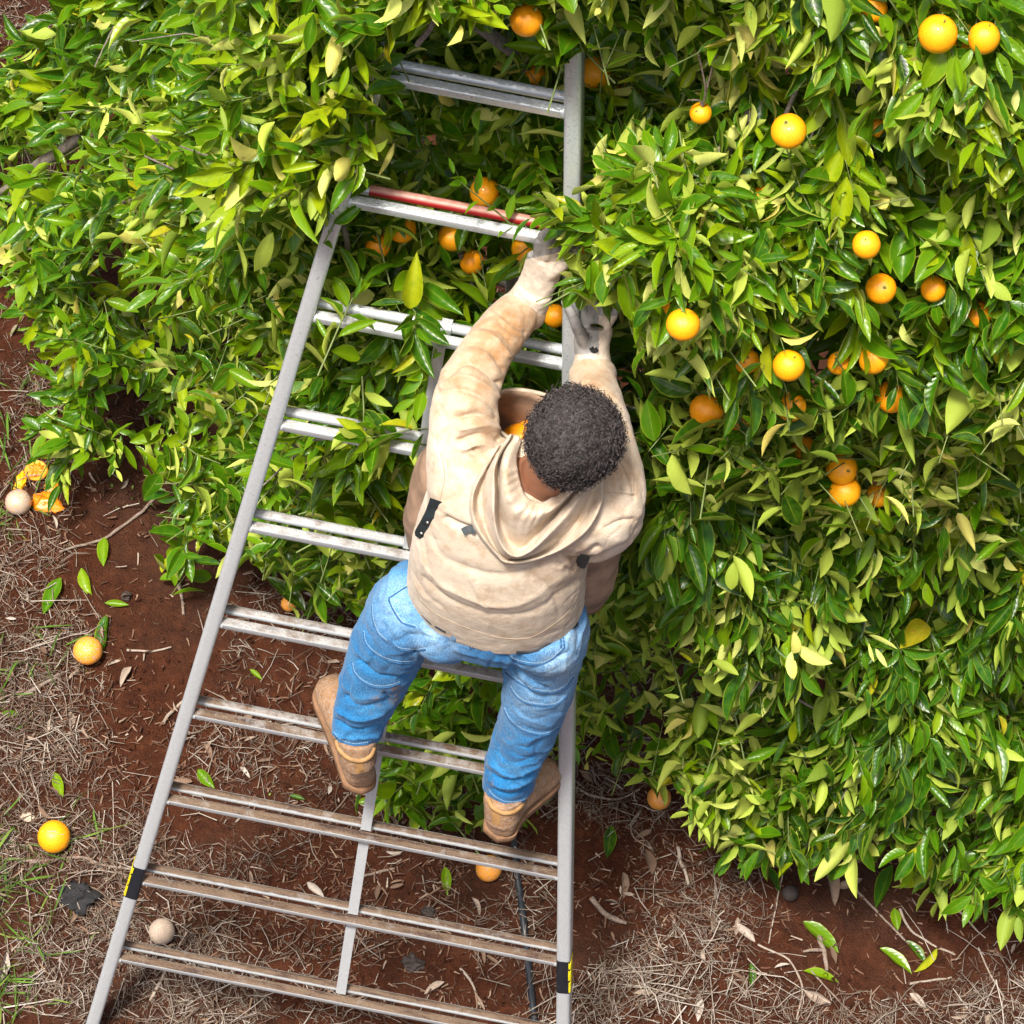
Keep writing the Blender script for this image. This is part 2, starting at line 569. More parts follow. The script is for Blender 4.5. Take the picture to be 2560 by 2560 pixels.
M['white_mould_'] = peel('white_mould', (.40, .30, .225), (.52, .43, .35), .0)
_m = NT('pale_mould')
_m.color(_m.mix(_m.ramp(_m.noise(16, 5), [(.52, 0.0), (.66, .9)]), _m.ramp(_m.noise(60, 4), [(.3, (.32, .235, .175)), (.7, (.43, .35, .28))]), (.12, .065, .035))).rough(.85).bump(_m.noise(120, 4), .3, .002)
M['white_mould'] = _m.mat
M['pulp'] = plain('orange_pulp', (.66, .19, .004), .35, .3, 60, .4, .003)
M['pith'] = plain('pale_pith', (.74, .31, .02), .6, .2, 60, .3)
M['rotten'] = plain('rotten_black_fruit', (.032, .022, .018), .75, .6, 40, .5, .004)
M['calyx'] = plain('green_calyx', (.16, .20, .04), .7, .3, 80)
M['stone'] = plain('pale_stone', (.46, .36, .27), .8, .3, 50, .5, .003)
M['char'] = plain('charred_wood', (.010, .010, .011), .9, .5, 35, .8, .006)

# ------------------------------------------------------------------ ground
def ground():
    dense = np.linspace(-2.6, 4.4, 261)
    xs = np.r_[-60, -30, -15, -8, -5, -3.6, dense - .9, 4.5, 6, 9, 16, 30, 60]
    ys = np.r_[-60, -30, -15, -8, -5, -3.6, dense - .4, 5, 7, 10, 16, 30, 60]
    X, Y = np.meshgrid(xs, ys)
    P = np.stack([X, Y, np.zeros_like(X)], -1)
    Z = .022 * fbm(P * 2.2, 3) + .012 * fbm(P * 9 + 5, 3) - .01
    near = (abs(X) < 5) & (abs(Y) < 6)
    Z = np.where(near, Z, -.01)
    V = np.stack([X, Y, Z], -1).reshape(-1, 3)
    b, a = len(xs), len(ys)
    i, j = np.meshgrid(np.arange(a - 1), np.arange(b - 1), indexing='ij')
    F = np.stack([i * b + j, i * b + j + 1, (i + 1) * b + j + 1, (i + 1) * b + j], -1).reshape(-1, 4)
    np_mesh('ground', V, F, M['soil'], kind='structure')
def gz(x, y):
    P = np.stack([np.asarray(x, float), np.asarray(y, float), np.zeros_like(np.asarray(x, float))], -1)
    return .022 * fbm(P * 2.2, 3) + .012 * fbm(P * 9 + 5, 3) - .01
ground()
def gpt(px, py, h=0.0):
    p = atZ(np.asarray(px, float), np.asarray(py, float), 0.0)
    p = atZ(px, py, gz(p[..., 0], p[..., 1]) + h)
    return p

# ------------------------------------------------------------------ ladder
RS = .335
def hw(i): return (1.3045 - .0925 * i) / 2
def lad(i, x, n=0.0): return np.array([x, 0, 0]) + LV * (RS * i) + LN * n
TOPI = 11.45
ladder = empty('orchard_ladder', (0, 0, 0), 'aluminium orchard ladder with double bar rungs leaning into the orange tree', 'ladder')
EX = np.array([1.0, 0, 0])
for s in (-1, 1):
    a, b = lad(-.06, s * (hw(-.06) + .019), -.012), lad(TOPI, s * (hw(TOPI) + .019), -.012)
    ax = (b - a) / 2
    side = nrm(EX - nrm(ax) * (EX @ nrm(ax)))
    st = MB().box((a + b) / 2, ax, side * .0185, LN * .033, bev=.009).build('stile', M['stile'], ladder)
    # rubber foot
    f = MB().box(a - nrm(ax) * .012, nrm(ax) * .03, side * .0215, LN * .036, bev=.008).build('foot_cap', M['rubber'], st)
    # sticker wrapped on the stile between the second rung's bars
    i0, i1 = (1.82, 2.20) if s < 0 else (1.70, 2.08)
    c0, c1 = lad(i0, s * (hw(i0) + .019), -.012), lad(i1, s * (hw(i1) + .019), -.012)
    MB().box((c0 + c1) / 2, (c1 - c0) / 2, side * .0193, LN * .0338, bev=.009).build('sticker', M['black_tape'], st)
    g = MB()
    for t0, t1 in ((.06, .36), (.44, .72), (.80, .96)):
        q0, q1 = c0 + (c1 - c0) * t0, c0 + (c1 - c0) * t1
        w = random.uniform(.0014, .0028)
        g.box((q0 + q1) / 2 + LN * .034 + side * s * (.0185 - w), (q1 - q0) / 2, side * w, LN * .0009)
        g.box((q0 + q1) / 2 + LN * .012 + side * s * .0195, (q1 - q0) / 2, side * .0009, LN * .021)
    g.build('yellow_print', M['yellow'], st)
UPH = np.array([0, 1.0, 0])
for i in range(1, 12):
    w = hw(i)
    fr = MB().box(lad(i, 0), EX * w, nrm(UPH) * .0118, np.array([0, 0, .0122]), bev=.0045).build('rung', M['rung'], ladder)
    re_c = lad(i, 0) + np.array([0, .0375, .001])
    wr = hw(i + .06)
    red = i == 9
    rb = MB().tube([re_c - EX * wr, re_c - EX * wr * .5, re_c + EX * wr * .5, re_c + EX * wr], .0125, 16).build('rear_bar', M['red'] if red else M['rung'], fr)
    if red:
        rb['label'] = 'worn red painted rear bar'
        for s in (-1, 1):
            MB().tube([re_c + EX * s * wr, re_c + EX * s * (wr - .035)], .0133, 16).build('bar_collar', M['rung'], fr)
    for s in (-1, 1):
        MB().tube([lad(i, s * (w + .002)), lad(i, s * (w - .006))], .0150, 12).build('weld_bead', M['rung'], fr)
    if i == 8:
        MB().box(re_c + EX * .012, EX * .012, np.array([0, .016, 0]), np.array([0, 0, .0155]), bev=.006).build('clamp', M['rung'], fr)
for i in range(1, 8):
    a = lad(i, .004) + np.array([0, .0165, .0132])
    b = lad(i + 1, .004) + np.array([0, .014, -.0128])
    ax = (b - a) / 2
    MB().box((a + b) / 2, ax, EX * .0135, LN * .004).build('centre_brace', M['rung'], ladder)
# rear support pole of the tripod, reaching into the crown
pa = lad(TOPI - .1, 0, -.03); pb = np.array([.12, 2.35, .02])
MB().tube([pa, (pa + pb) / 2, pb], .02, 12).build('support_pole', M['stile'], ladder)
MB().box(lad(TOPI - .1, 0, -.012), EX * (hw(TOPI) + .03), LV * .05, LN * .02, bev=.006).build('top_plate', M['stile'], ladder)

# ------------------------------------------------------------------ orange tree: crown surface
CTRL = np.array([
 (-200,300,.5),(0,500,.5),(100,850,.4),(150,1100,.25),(400,1200,.3),(620,1400,.35),(850,1480,.4),(1000,1900,.35),(1200,2000,.35),
 (1500,1900,.4),(1700,1980,.4),(2000,2120,.35),(2450,2250,.35),(2800,2300,.4),(200,200,1.0),(300,500,1.3),(350,800,1.0),(500,1050,1.0),
 (700,1200,1.15),(500,700,1.7),(700,900,1.8),(600,400,2.3),(400,100,1.7),(780,480,2.85),(850,200,3.2),(800,0,3.3),(1200,60,3.55),
 (1200,400,2.9),(1150,700,2.45),(1000,1000,2.0),(900,1250,1.5),(1100,1750,.9),(1250,1500,1.3),(1600,1700,1.2),(1600,1400,1.85),
 (1650,1100,2.3),(1700,900,2.75),(1600,650,3.15),(1550,450,3.2),(1560,250,2.9),(1500,0,3.5),(1900,0,3.7),(2400,0,3.8),(2000,300,3.4),
 (2400,400,3.4),(2000,700,3.05),(2400,800,2.9),(1950,1000,2.8),(1900,1270,2.0),(2300,1150,2.25),(1750,1500,1.85),(2100,1500,1.6),
 (2500,1500,1.6),(1900,1800,1.1),(2300,1850,1.05),(2700,1000,2.6),(2700,1800,1.1),(2600,-400,4.0),(1500,-400,3.9),(700,-400,3.2),
 (100,-300,1.6),(-300,-100,.8)], float)
def _tps(a, b):
    r2 = ((a[:, None] - b[None]) ** 2).sum(-1) + 1e-9
    return .5 * r2 * np.log(r2)
_c = CTRL[:, :2] / 1000
_n = len(_c)
_A = np.zeros((_n + 3, _n + 3))
_A[:_n, :_n] = _tps(_c, _c) + np.eye(_n) * .004
_A[:_n, _n] = 1; _A[:_n, _n + 1:] = _c; _A[_n:, :_n] = _A[:_n, _n:].T
_w = np.linalg.solve(_A, np.r_[CTRL[:, 2], 0, 0, 0])
def zs(px, py):
    q = np.stack([np.asarray(px, float), np.asarray(py, float)], -1).reshape(-1, 2) / 1000
    z = np.concatenate([_tps(c, _c) @ _w[:_n] for c in np.array_split(q, max(1, len(q) // 4000))]) + _w[_n] + q @ _w[_n + 1:]
    return np.clip(z, .12, 4.3).reshape(np.shape(px))
CROWN = [(200,-500),(215,0),(110,130),(-60,210),(-260,180),(-260,500),(0,580),(45,830),(120,950),(110,1060),(215,1180),(340,1170),(400,1320),
         (470,1420),(600,1400),(700,1490),(830,1530),(880,1480),(960,1560),(1010,1800),(960,1990),(1080,2010),(1250,2030),(1340,2000),(1400,1850),
         (1480,1880),(1560,1840),(1650,1930),(1720,1990),(1850,2110),(2060,2090),(2190,2150),(2260,2080),(2330,2190),(2460,2240),(2900,2260),(3000,-500)]
LADPOLY = [tuple(np.array(proj(lad(a, s * (hw(a) + .06)))[:2])) for a, s in ((-1, -1), (11.3, -1), (11.3, 1), (-1, 1))]
PERSON = [(1060,1040),(1100,920),(1290,690),(1340,540),(1410,540),(1440,700),(1560,690),(1580,900),(1620,1180),(1620,1300),(1560,1400),(1560,1530),
          (1480,1540),(1460,1720),(1400,1860),(1400,1950),(1300,2120),(1190,2100),(1195,1950),(1240,1700),(1120,1620),(1010,1760),(960,1860),
          (940,1990),(840,1990),(770,1850),(770,1720),(820,1680),(900,1500),(1000,1380),(990,1230),(1060,1190)]
OVER_LEFT = [(560,-60),(930,-60),(915,110),(890,200),(860,300),(835,390),(800,470),(740,510),(600,520)]
OVER_TOP = [(560,-240),(2000,-240),(1600,60),(1400,50),(1240,45),(1160,30),(960,60)]
OVER_HANDS = [(1380,540),(1480,510),(1580,570),(1580,670),(1510,710),(1450,690),(1415,650),(1410,600)]

LSEG = np.array([0, .10, .30, .55, .80, 1.0])
def leaf_arrays(P, D, Nn, L, Wd, fold, curl, roll, wave, rnd, cols=3):
    """vertices for many leaves at once -> V (N, s*c, 3), local uv and rnd"""
    D = nrm(D)
    Nn = nrm(Nn - D * (Nn * D).sum(1, keepdims=True))
    S = np.cross(D, Nn)
    cr, sr = np.cos(roll)[:, None], np.sin(roll)[:, None]
    Nn, S = Nn * cr + S * sr, S * cr - Nn * sr
    s = LSEG if cols == 3 else np.linspace(0, 1, 8)
    c = np.linspace(-1, 1, cols)
    prof = np.sin(np.pi * np.clip(s, 0, 1) ** .88) ** .80
    prof[0] = .06; prof[-1] = .02
    ss, cc = np.meshgrid(s, c, indexing='ij')
    ss, cc = ss.ravel(), cc.ravel()
    pp = np.repeat(prof, cols)
    w = Wd[:, None] * pp[None]
    ac = np.abs(cc)[None]
    lat = np.sin(ac * np.minimum(1.5, fold[:, None] * 1.0 + .001)) / np.minimum(1.5, fold[:, None] + .001)   # rolled cross-section
    hgt = (1 - np.cos(ac * fold[:, None])) / (fold[:, None] + .001) + ac * .22
    out = np.sign(cc)[None] * lat * w
    bend = curl[:, None] * L[:, None]
    up = hgt * w - bend * ss[None] ** 2 + wave[:, None] * np.sin(ss[None] * 11 + rnd[:, None] * 40 + cc[None] * 2) * w * ac
    V = P[:, None] + D[:, None] * (L[:, None] * (ss[None] - .22 * abs(curl)[:, None] * ss[None] ** 2))[..., None] + S[:, None] * out[..., None] + Nn[:, None] * up[..., None]
    uv = np.stack([(cc + 1) / 2, ss], -1)
    return V, uv
def leaf_faces(cols, n):
    k = len(LSEG) if cols == 3 else 8
    f = [(i * cols + j, i * cols + j + 1, (i + 1) * cols + j + 1, (i + 1) * cols + j) for i in range(k - 1) for j in range(cols - 1)]
    return np.array(f), k * cols

# clusters ------------------------------------------------------------------------------
def clusters():
    C = []
    n = 30000
    px = rng.uniform(-320, 2950, n); py = rng.uniform(-480, 2330, n)
    ok = inpoly(px, py, CROWN)
    px, py = px[ok], py[ok]
    z = zs(px, py)
    P0 = atZ(px, py, z)
    lump = vnoise(P0 * 3.1 + 3) * .6 + vnoise(P0 * 6.5 + 9) * .4
    z = z + .30 * lump - .9 * np.clip(-lump - .22, 0, .5)
    t = np.where(rng.random(len(px)) < .60, rng.exponential(.05, len(px)), rng.uniform(0.05, .75, len(px)))
    keep = rng.random(len(px)) < np.where(t < .15, np.clip(.70 + 1.5 * lump, .04, 1), .5) * .335
    outside = (px < -60) | (px > 2620) | (py < -80)
    keep &= ~outside | (rng.random(len(px)) < .45)
    px, py, z, t = px[keep], py[keep], z[keep], t[keep]
    P = atZ(px, py, np.maximum(z, .14))
    d = nrm(P - CAM)
    P = P + d * t[:, None]
    low = P[:, 2] < .10
    P[low, 2] = rng.uniform(.08, .35, low.sum())
    # behind the ladder and the picker the crown is pushed back
    px, py, _ = proj(P)
    inl = (inpoly(px, py, LADPOLY) & ~inpoly(px, py, OVER_LEFT) & ~inpoly(px, py, OVER_TOP)) | inpoly(px, py, PERSON)
    nn = P @ LN
    lim = -.13 - rng.exponential(.08, len(P))
    push = inl & (nn > lim)
    d = nrm(P - CAM)
    P = np.where(push[:, None], P + d * ((lim - nn) / (d @ LN))[:, None], P)
    P = P[~(P[:, 2] < .05)]
    tagv = np.zeros(len(P), int)
    # sprays that hang over the ladder and the hands
    extra = []
    for poly, cnt, n0, n1 in ((OVER_LEFT, 62, .0, .14), (OVER_TOP, 50, .0, .16), (OVER_HANDS, 22, .06, .20)):
        xs = [p[0] for p in poly]; ys = [p[1] for p in poly]
        k = 0
        while k < cnt:
            x, y = rng.uniform(min(xs), max(xs)), rng.uniform(min(ys), max(ys))
            if inpoly(np.array([x]), np.array([y]), poly)[0]:
                extra.append(atN(x, y, rng.uniform(n0, n1))); k += 1
    for x, y in ((1195,215),(870,775),(1030,800),(905,1050),(965,1095),(1060,860),(1085,905),(1225,225),(1010,185),(1000,1085),(840,520),(1215,510),(1400,60),(1440,95),(1475,60),(1430,20),(1420,130),(1465,130),(1400,10),(1440,60),(1420,90)):
        extra.append(atN(x, y, .02))
    for x, y in ((935,225),(905,325),(945,165),(918,275),(885,385),(925,190),(895,350),(950,120)):
        extra.append(atN(x, y, rng.uniform(.05, .10)))
    for x, y in ((1500,722),(1540,715),(1470,690),(1530,700)):
        extra.append(atY(x, y, .80))
    P = np.vstack([P, extra]); tagv = np.r_[tagv, np.ones(len(extra), int)]
    return P, tagv
CP, CT = clusters()
cpx, cpy, cdep = proj(CP)
# local outward direction of the crown
eps = 25.0
sx_ = atZ(cpx + eps, cpy, zs(cpx + eps, cpy)) - atZ(cpx - eps, cpy, zs(cpx - eps, cpy))
sy_ = atZ(cpx, cpy - eps, zs(cpx, cpy - eps)) - atZ(cpx, cpy + eps, zs(cpx, cpy + eps))
ON = nrm(np.cross(sx_, sy_))
ON = np.where((ON[:, 2:3] < 0), -ON, ON)
nC = len(CP)
droop = np.where(cpx > 1450, .25, -.25) + np.where((cpy > 900) & (cpx > 1450), .35, 0) + rng.normal(0, .3, nC)
TD = nrm(ON * .75 + rng.normal(0, .55, (nC, 3)) + np.array([0, 0, -1.0]) * droop[:, None] + np.array([0, -.15, 0]))
TL = rng.uniform(.12, .30, nC)
K = np.round(6 + TL * 26 + rng.normal(0, 1.5, nC)).clip(6, 15).astype(int)
# leaves -------------------------------------------------------------------------------
ci = np.repeat(np.arange(nC), K)
kk = np.concatenate([np.arange(k) for k in K])
fr = (kk + .5) / K[ci]
cd_ = TD[ci]
ax1 = nrm(np.cross(cd_, rng.normal(0, 1, (nC, 3))[ci])); ax2 = np.cross(cd_, ax1)
az = kk * 2.399 + rng.uniform(0, 6.28, nC)[ci] + rng.normal(0, .3, len(ci))
rad = ax1 * np.cos(az)[:, None] + ax2 * np.sin(az)[:, None]
open_ = np.radians(np.clip(66 - 40 * fr + rng.normal(0, 13, len(ci)), 8, 100))
LD = cd_ * np.cos(open_)[:, None] + rad * np.sin(open_)[:, None] + np.array([0, 0, -1.0]) * np.clip(.18 + droop[ci] * .6, -.1, .9)[:, None] + rng.normal(0, .12, (len(ci), 3))
LP = CP[ci] + cd_ * ((fr - .55) * TL[ci])[:, None] + rad * .006
LNm = cd_ * .7 + np.array([0, -.15, .9]) + rng.normal(0, .45, (len(ci), 3))
LNm = np.where(((rng.random(nC) < np.where(cpx > 1400, .25, .16) + np.where((cpx > 1430) & (cpx < 1900) & (cpy > 1330) & (cpy < 1800), .3, 0))[ci] & (rng.random(len(ci)) < .62))[:, None], -LNm + rng.normal(0, .5, (len(ci), 3)), LNm)
size = np.clip(rng.normal(1, .17, nC), .6, 1.4)[ci]
nL = len(ci)
LL = np.clip(rng.normal(.086, .018, nL), .04, .125) * size * np.where(kk >= K[ci] - 2, .72, 1)
WW = LL * np.clip(rng.normal(.188, .035, nL), .12, .29)
FO = np.clip(rng.normal(1.15, .5, nL), .1, 2.1)
CU = rng.normal(.16, .20, nL)
RO = rng.normal(0, .35, nL)
WV = np.abs(rng.normal(0, .09, nL))
crnd = np.clip(rng.normal(.43, .21, nC) + .22 * vnoise(CP * 2.3 + 40) + np.where(cpx < 1000, .06, 0) + np.where(cpy > 1250, -.08, 0), 0, .95)
RN = np.clip(crnd[ci] + rng.normal(0, .10, nL), 0, .93)
RN = np.where(rng.random(nL) < .012, rng.uniform(.95, 1, nL), RN)
# cull: nothing but the overhanging sprays may stand in front of ladder or picker
LC = LP + nrm(LD) * (LL * .55)[:, None]
TIP = LP + nrm(LD) * LL[:, None]
lx, ly, ld = proj(LC)
keep = (LC[:, 2] > .02) & (TIP[:, 2] > .015) & (LP[:, 2] > .015)
front = np.maximum(np.maximum(LC @ LN, LP @ LN), TIP @ LN) > -.065
inl = inpoly(lx, ly, LADPOLY)
for Q in (LP, TIP):
    qx, qy, _ = proj(Q)
    inl |= inpoly(qx, qy, LADPOLY)
okzone = inpoly(lx, ly, OVER_LEFT) | inpoly(lx, ly, OVER_TOP) | (CT[ci] == 1)
keep &= ~(front & inl & ~okzone & (rng.random(nL) > .015))
inp = inpoly(lx, ly, PERSON)
for Q in (LP, TIP):
    qx, qy, _ = proj(Q)
    inp |= inpoly(qx, qy, PERSON)
HANDCLEAR = [(1290,650),(1400,650),(1392,780),(1300,800)]
hz = inpoly(lx, ly, OVER_HANDS) | ((CT[ci] == 1) & (ly < 760) & ~inpoly(lx, ly, HANDCLEAR))
keep &= ~(inp & (np.maximum(LC @ LN, TIP @ LN) > -.09) & ~hz)
GLOVE = [(1430,770),(1535,770),(1535,930),(1430,930)]
keep &= ~(inpoly(lx, ly, GLOVE) & (LC @ LN > -.1))
RUNG10 = [(985,140),(1400,215),(1412,310),(985,245)]
keep &= ~(inpoly(lx, ly, RUNG10) & (LC @ LN > -.06) & (rng.random(nL) < .85))
for Q in (LP, TIP):
    qx, qy, _ = proj(Q)
    keep &= ~(inpoly(qx, qy, RUNG10) & (LC @ LN > -.06) & (rng.random(nL) < .6))
BARE = [(-20,400),(120,350),(235,310),(250,400),(120,480),(40,560),(-20,580)]
keep &= ~(inpoly(lx, ly, BARE) & (rng.random(nL) < .8))
RAIL = [(1405,190),(1455,190),(1455,490),(1405,490)]
keep &= ~(inpoly(lx, ly, RAIL) & (LC @ LN > -.09))
FING = [(1340,570),(1385,570),(1385,640),(1340,640)]
keep &= ~(inpoly(lx, ly, FING) & (LC @ LN > -.1))

# oranges in the tree: (px, py, diameter px, how clear of leaves, ripe, label)
FRUIT = [
 (1316,51,84,.75,1,'deep orange fruit half behind a long leaf at the very top above the ladder'),
 (1486,182,84,.8,0,'ripe orange fruit touching the top of the right ladder stile'),
 (1567,225,60,.5,1,'dim orange fruit deep in shade right of the upper stile'),
 (1680,112,50,.5,1,'small dim orange fruit peeping out of the crown near the top edge'),
 (1337,191,55,.4,1,'dim orange fruit barely showing above the highest rung'),
 (1752,283,56,1.0,0,'small round orange fruit hanging alone below bare brown twigs'),
 (1972,328,90,.92,0,'pale lit orange fruit with a big leaf across its lower side beside a bare branch'),
 (2345,85,98,.8,0,'biggest bright orange fruit in the upper right with a small leaf on its crown'),
 (2408,98,76,.5,1,'deeper orange fruit tucked right behind the biggest bright one'),
 (2460,95,80,.66,0,'orange fruit crossed by a pale leaf, outer one of the upper right trio'),
 (2185,22,70,.5,1,'orange fruit cut by the upper edge among dark leaves'),
 (2192,318,52,.5,1,'dim orange fruit glimpsed behind a thick stem in the upper right'),
 (2166,612,72,.97,0,'shiny bright orange fruit hanging under a grey twig in the right crown'),
 (1912,495,72,.5,0,'orange fruit half covered by a yellow green leaf above the right crown'),
 (1820,662,82,.45,0,'orange fruit behind fine sprigs and small leaves'),
 (1690,626,46,.5,1,'small orange patch of fruit right of the picked spray'),
 (1708,812,86,1.0,0,'large bright orange fruit just right of the gloved hand'),
 (1686,752,80,.6,0,'orange fruit directly above the large bright one near the gloved hand'),
 (2202,722,78,.65,1,'dark orange fruit behind a pair of narrow leaves in the right crown'),
 (2334,722,64,.7,1,'orange fruit with a dark star of leaves over it at the right'),
 (2447,786,66,.85,1,'dull orange fruit in shadow close to the right edge'),
 (1866,902,66,.55,0,'orange fruit left of a larger one under pale broad leaves'),
 (1972,914,80,.75,0,'round orange fruit with a triangular pale leaf over its upper half'),
 (2097,908,60,.4,1,'brownish orange fruit deep between two bright ones'),
 (2184,898,74,.6,0,'yellow orange fruit split by an upright green stem'),
 (1766,1025,86,.75,1,'orange fruit wearing a wreath of little leaves right of the dark hair'),
 (1852,1054,62,.5,1,'dim orange fruit behind a dark leaf, next to the wreathed one'),
 (1978,1016,76,.55,0,'orange fruit half hidden by a pale leaf rosette'),
 (2228,992,82,.65,1,'orange fruit behind a broad dark leaf and thin green stem'),
 (2010,1122,66,.45,1,'orange fruit shredded by thin leaves in mid crown'),
 (2104,1172,80,.8,0,'upper one of a bright touching orange pair in the mid crown'),
 (2112,1228,82,.9,0,'lower one of a bright touching orange pair with dark leaves across it'),
 (2196,1238,62,.75,0,'smaller orange fruit right of the touching pair by a white leaf'),
 (1211,480,76,.38,0,'orange fruit above the red bar behind a drooping pale leaf'),
 (1005,572,72,.38,1,'orange fruit just below the left end of the red bar'),
 (945,615,62,.45,1,'dim orange fruit left under the red bar'),
 (1130,594,70,.38,0,'orange fruit under the middle of the red bar'),
 (1180,655,62,.45,1,'orange fruit low behind leaves below the red bar'),
 (1312,622,68,.38,0,'orange fruit left of the upper gloved fingers'),
 (1462,615,66,.65,0,'orange fruit behind the sprig right of the picked one'),
 (1388,790,60,.38,1,'dim orange fruit behind the cuff of the raised sleeve'),
]
fr_pos = []
for (x, y, d, cl, ripe, lab) in FRUIT:
    z = float(zs(np.array([x]), np.array([y]))[0]) + (.30 if (x, y) == (1708, 812) else .16 if cl >= .9 else .07 if cl >= .6 else .0)
    p = atZ(x, y, z)
    inlad = inpoly(np.array([x]), np.array([y]), LADPOLY)[0]
    if inlad and p @ LN > -.11 and not (y < 60):
        p = atN(x, y, -.11 if ripe == 0 else -.14)
    if cl < .55: p = p + nrm(p - CAM) * .05
    _, _, dep = proj(p)
    r = d / 2 * dep / FPX
    p = p + nrm(p - CAM) * r * .6
    fr_pos.append((p, r))
    dd = np.hypot(lx - x, ly - y)
    tx, ty, _ = proj(TIP)
    d2 = np.minimum(dd, np.hypot(tx - x, ty - y))
    infront = ld < proj(p)[2] + .0
    c_leaf = infront & (((dd < d * (.42 + .32 * cl)) & (rng.random(nL) < cl * 1.02)) | ((d2 < d * .42) & (rng.random(nL) < cl)))
    # and none may pierce the fruit
    pierce = (np.linalg.norm(LC - p, axis=1) < r * 1.12) | (np.linalg.norm(TIP - p, axis=1) < r * 1.05)
    if cl >= .9:
        bx, by, bd_ = proj(LP)
        c_leaf = c_leaf | (infront & ((dd < d * .8) | (d2 < d * .62) | (np.hypot(bx - x, by - y) < d * .6)))
    keep &= ~(c_leaf | pierce)
sel = np.where(keep)[0]
print('clusters', nC, 'leaves', len(sel))
V, uv = leaf_arrays(LP[sel], LD[sel], LNm[sel], LL[sel], WW[sel], FO[sel], CU[sel], RO[sel], WV[sel], RN[sel], 3)
# which leaves show largest: coarse depth buffer of leaf samples at the picture's size
vx, vy, vd = proj(V.reshape(-1, 3))
nv = V.shape[1]
mids = (V[:, :-3] + V[:, 3:]) / 2
mx, my, md = proj(mids.reshape(-1, 3))
ax_ = np.r_[vx, mx]; ay_ = np.r_[vy, my]; ad_ = np.r_[vd, md]
owner = np.r_[np.repeat(np.arange(len(sel)), nv), np.repeat(np.arange(len(sel)), mids.shape[1])]
inside = (ax_ > 0) & (ax_ < 2560) & (ay_ > 0) & (ay_ < 2560)
cell = (ay_ // 12).astype(int) * 214 + (ax_ // 12).astype(int)
cell, ad_, owner = cell[inside], ad_[inside], owner[inside]
o_ = np.lexsort((ad_, cell))
first = np.r_[True, np.diff(cell[o_]) != 0]
vis = np.bincount(owner[o_][first], minlength=len(sel)).astype(float)
area = LL[sel] * WW[sel]
hero = np.argsort(-(vis * area / (vis.max() * area.max()) + vis * .02))[:300]
ishero = np.zeros(len(sel), bool); ishero[hero] = True

# ------------------------------------------------------------------ orange tree: objects
TB = np.array([.75, 2.15, 0.0])
tree = empty('orange_tree', TB, 'large leafy orange tree hung with ripe fruit behind the aluminium ladder', 'tree')
def tree_tube(name, pts, r0, r1, k=10, n=14, mat='bark', parent=tree, wob=.012, label=None):
    if label and 'green' in label: mat = 'twig'
    C = catmull(pts, n)
    C = C + np.stack([vnoise(C * 7 + q * 11) for q in range(3)], 1) * wob
    o = MB().tube(C, np.linspace(r0, r1, n), k).build(name, M[mat], parent)
    if label: o['label'] = label
    return o
tree_tube('trunk', [TB + (0, 0, -.1), TB + (.02, -.05, .35), TB + (-.03, -.02, .75)], .095, .07, 14)
crotch = TB + np.array([-.03, -.02, .70])
def at_surf(px, py, back=.12):
    p = atZ(px, py, float(zs(np.array([px]), np.array([py]))[0]))
    return p + nrm(p - CAM) * back
LIMBS = [((300, 500), .25), ((650, 300), .28), ((1200, 60), .25), ((1700, 300), .3), ((2200, 200), .25), ((2350, 700), .3), ((2000, 1000), .3), ((1750, 1400), .3),
         ((2250, 1500), .28), ((1050, 1000), .3), ((700, 1100), .25), ((1100, 1750), .2), ((2000, 1900), .22)]
for (x, y), bk in LIMBS:
    e = at_surf(x, y, bk)
    mid = crotch * .45 + e * .55 + np.array([0, 0, .15 if e[2] > 1 else .25])
    tree_tube('branch', [crotch + rng.normal(0, .02, 3), crotch * .8 + mid * .2 + (0, 0, .06), mid, e], .045, .013, 9, 16)
# branches the picture shows
def vis_branch(pts, r0, r1, lab=None, back=.06, zz=None):
    C = [at_surf(x, y, back) if zz is None else atZ(x, y, zz) for x, y in pts]
    tree_tube('branch', C, r0, r1, 8, 14, wob=.008, label=lab)
vis_branch([(1770,405),(1815,372),(1850,330),(1878,272)], .017, .009, 'bare grey branch stub pointing up', .0)
vis_branch([(-60,530),(40,465),(120,400),(210,345)], .024, .016, 'thick low grey branch reaching out over the bare ground', .03)
vis_branch([(380,350),(470,345),(560,335)], .018, .012, None, .06)
vis_branch([(2150,90),(2165,200),(2160,330),(2200,420)], .022, .016, None, .16)
vis_branch([(2462,1440),(2478,1530),(2470,1620)], .016, .018, 'upright grey stem in a gap low in the crown', .12)
vis_branch([(2390,1640),(2450,1570),(2560,1500)], .007, .006, None, .06)
vis_branch([(1860,500),(1900,470),(1990,220)], .006, .005, None, .1)
vis_branch([(1080,-10),(1078,60),(1040,110)], .009, .006, None, .04)
vis_branch([(1880,1530),(1905,1470),(1990,1440)], .007, .005, None, .05)
vis_branch([(862,560),(875,620),(868,670),(820,700)], .007, .006, None, .04)
vis_branch([(2200,1620),(2220,1760),(2215,1850)], .006, .006, None, .06)
vis_branch([(1150,640),(1180,720),(1230,790)], .006, .004, None, .05)
vis_branch([(2225,850),(2222,920),(2228,1000)], .0055, .004, 'upright green stem in front of fruit', -.05)
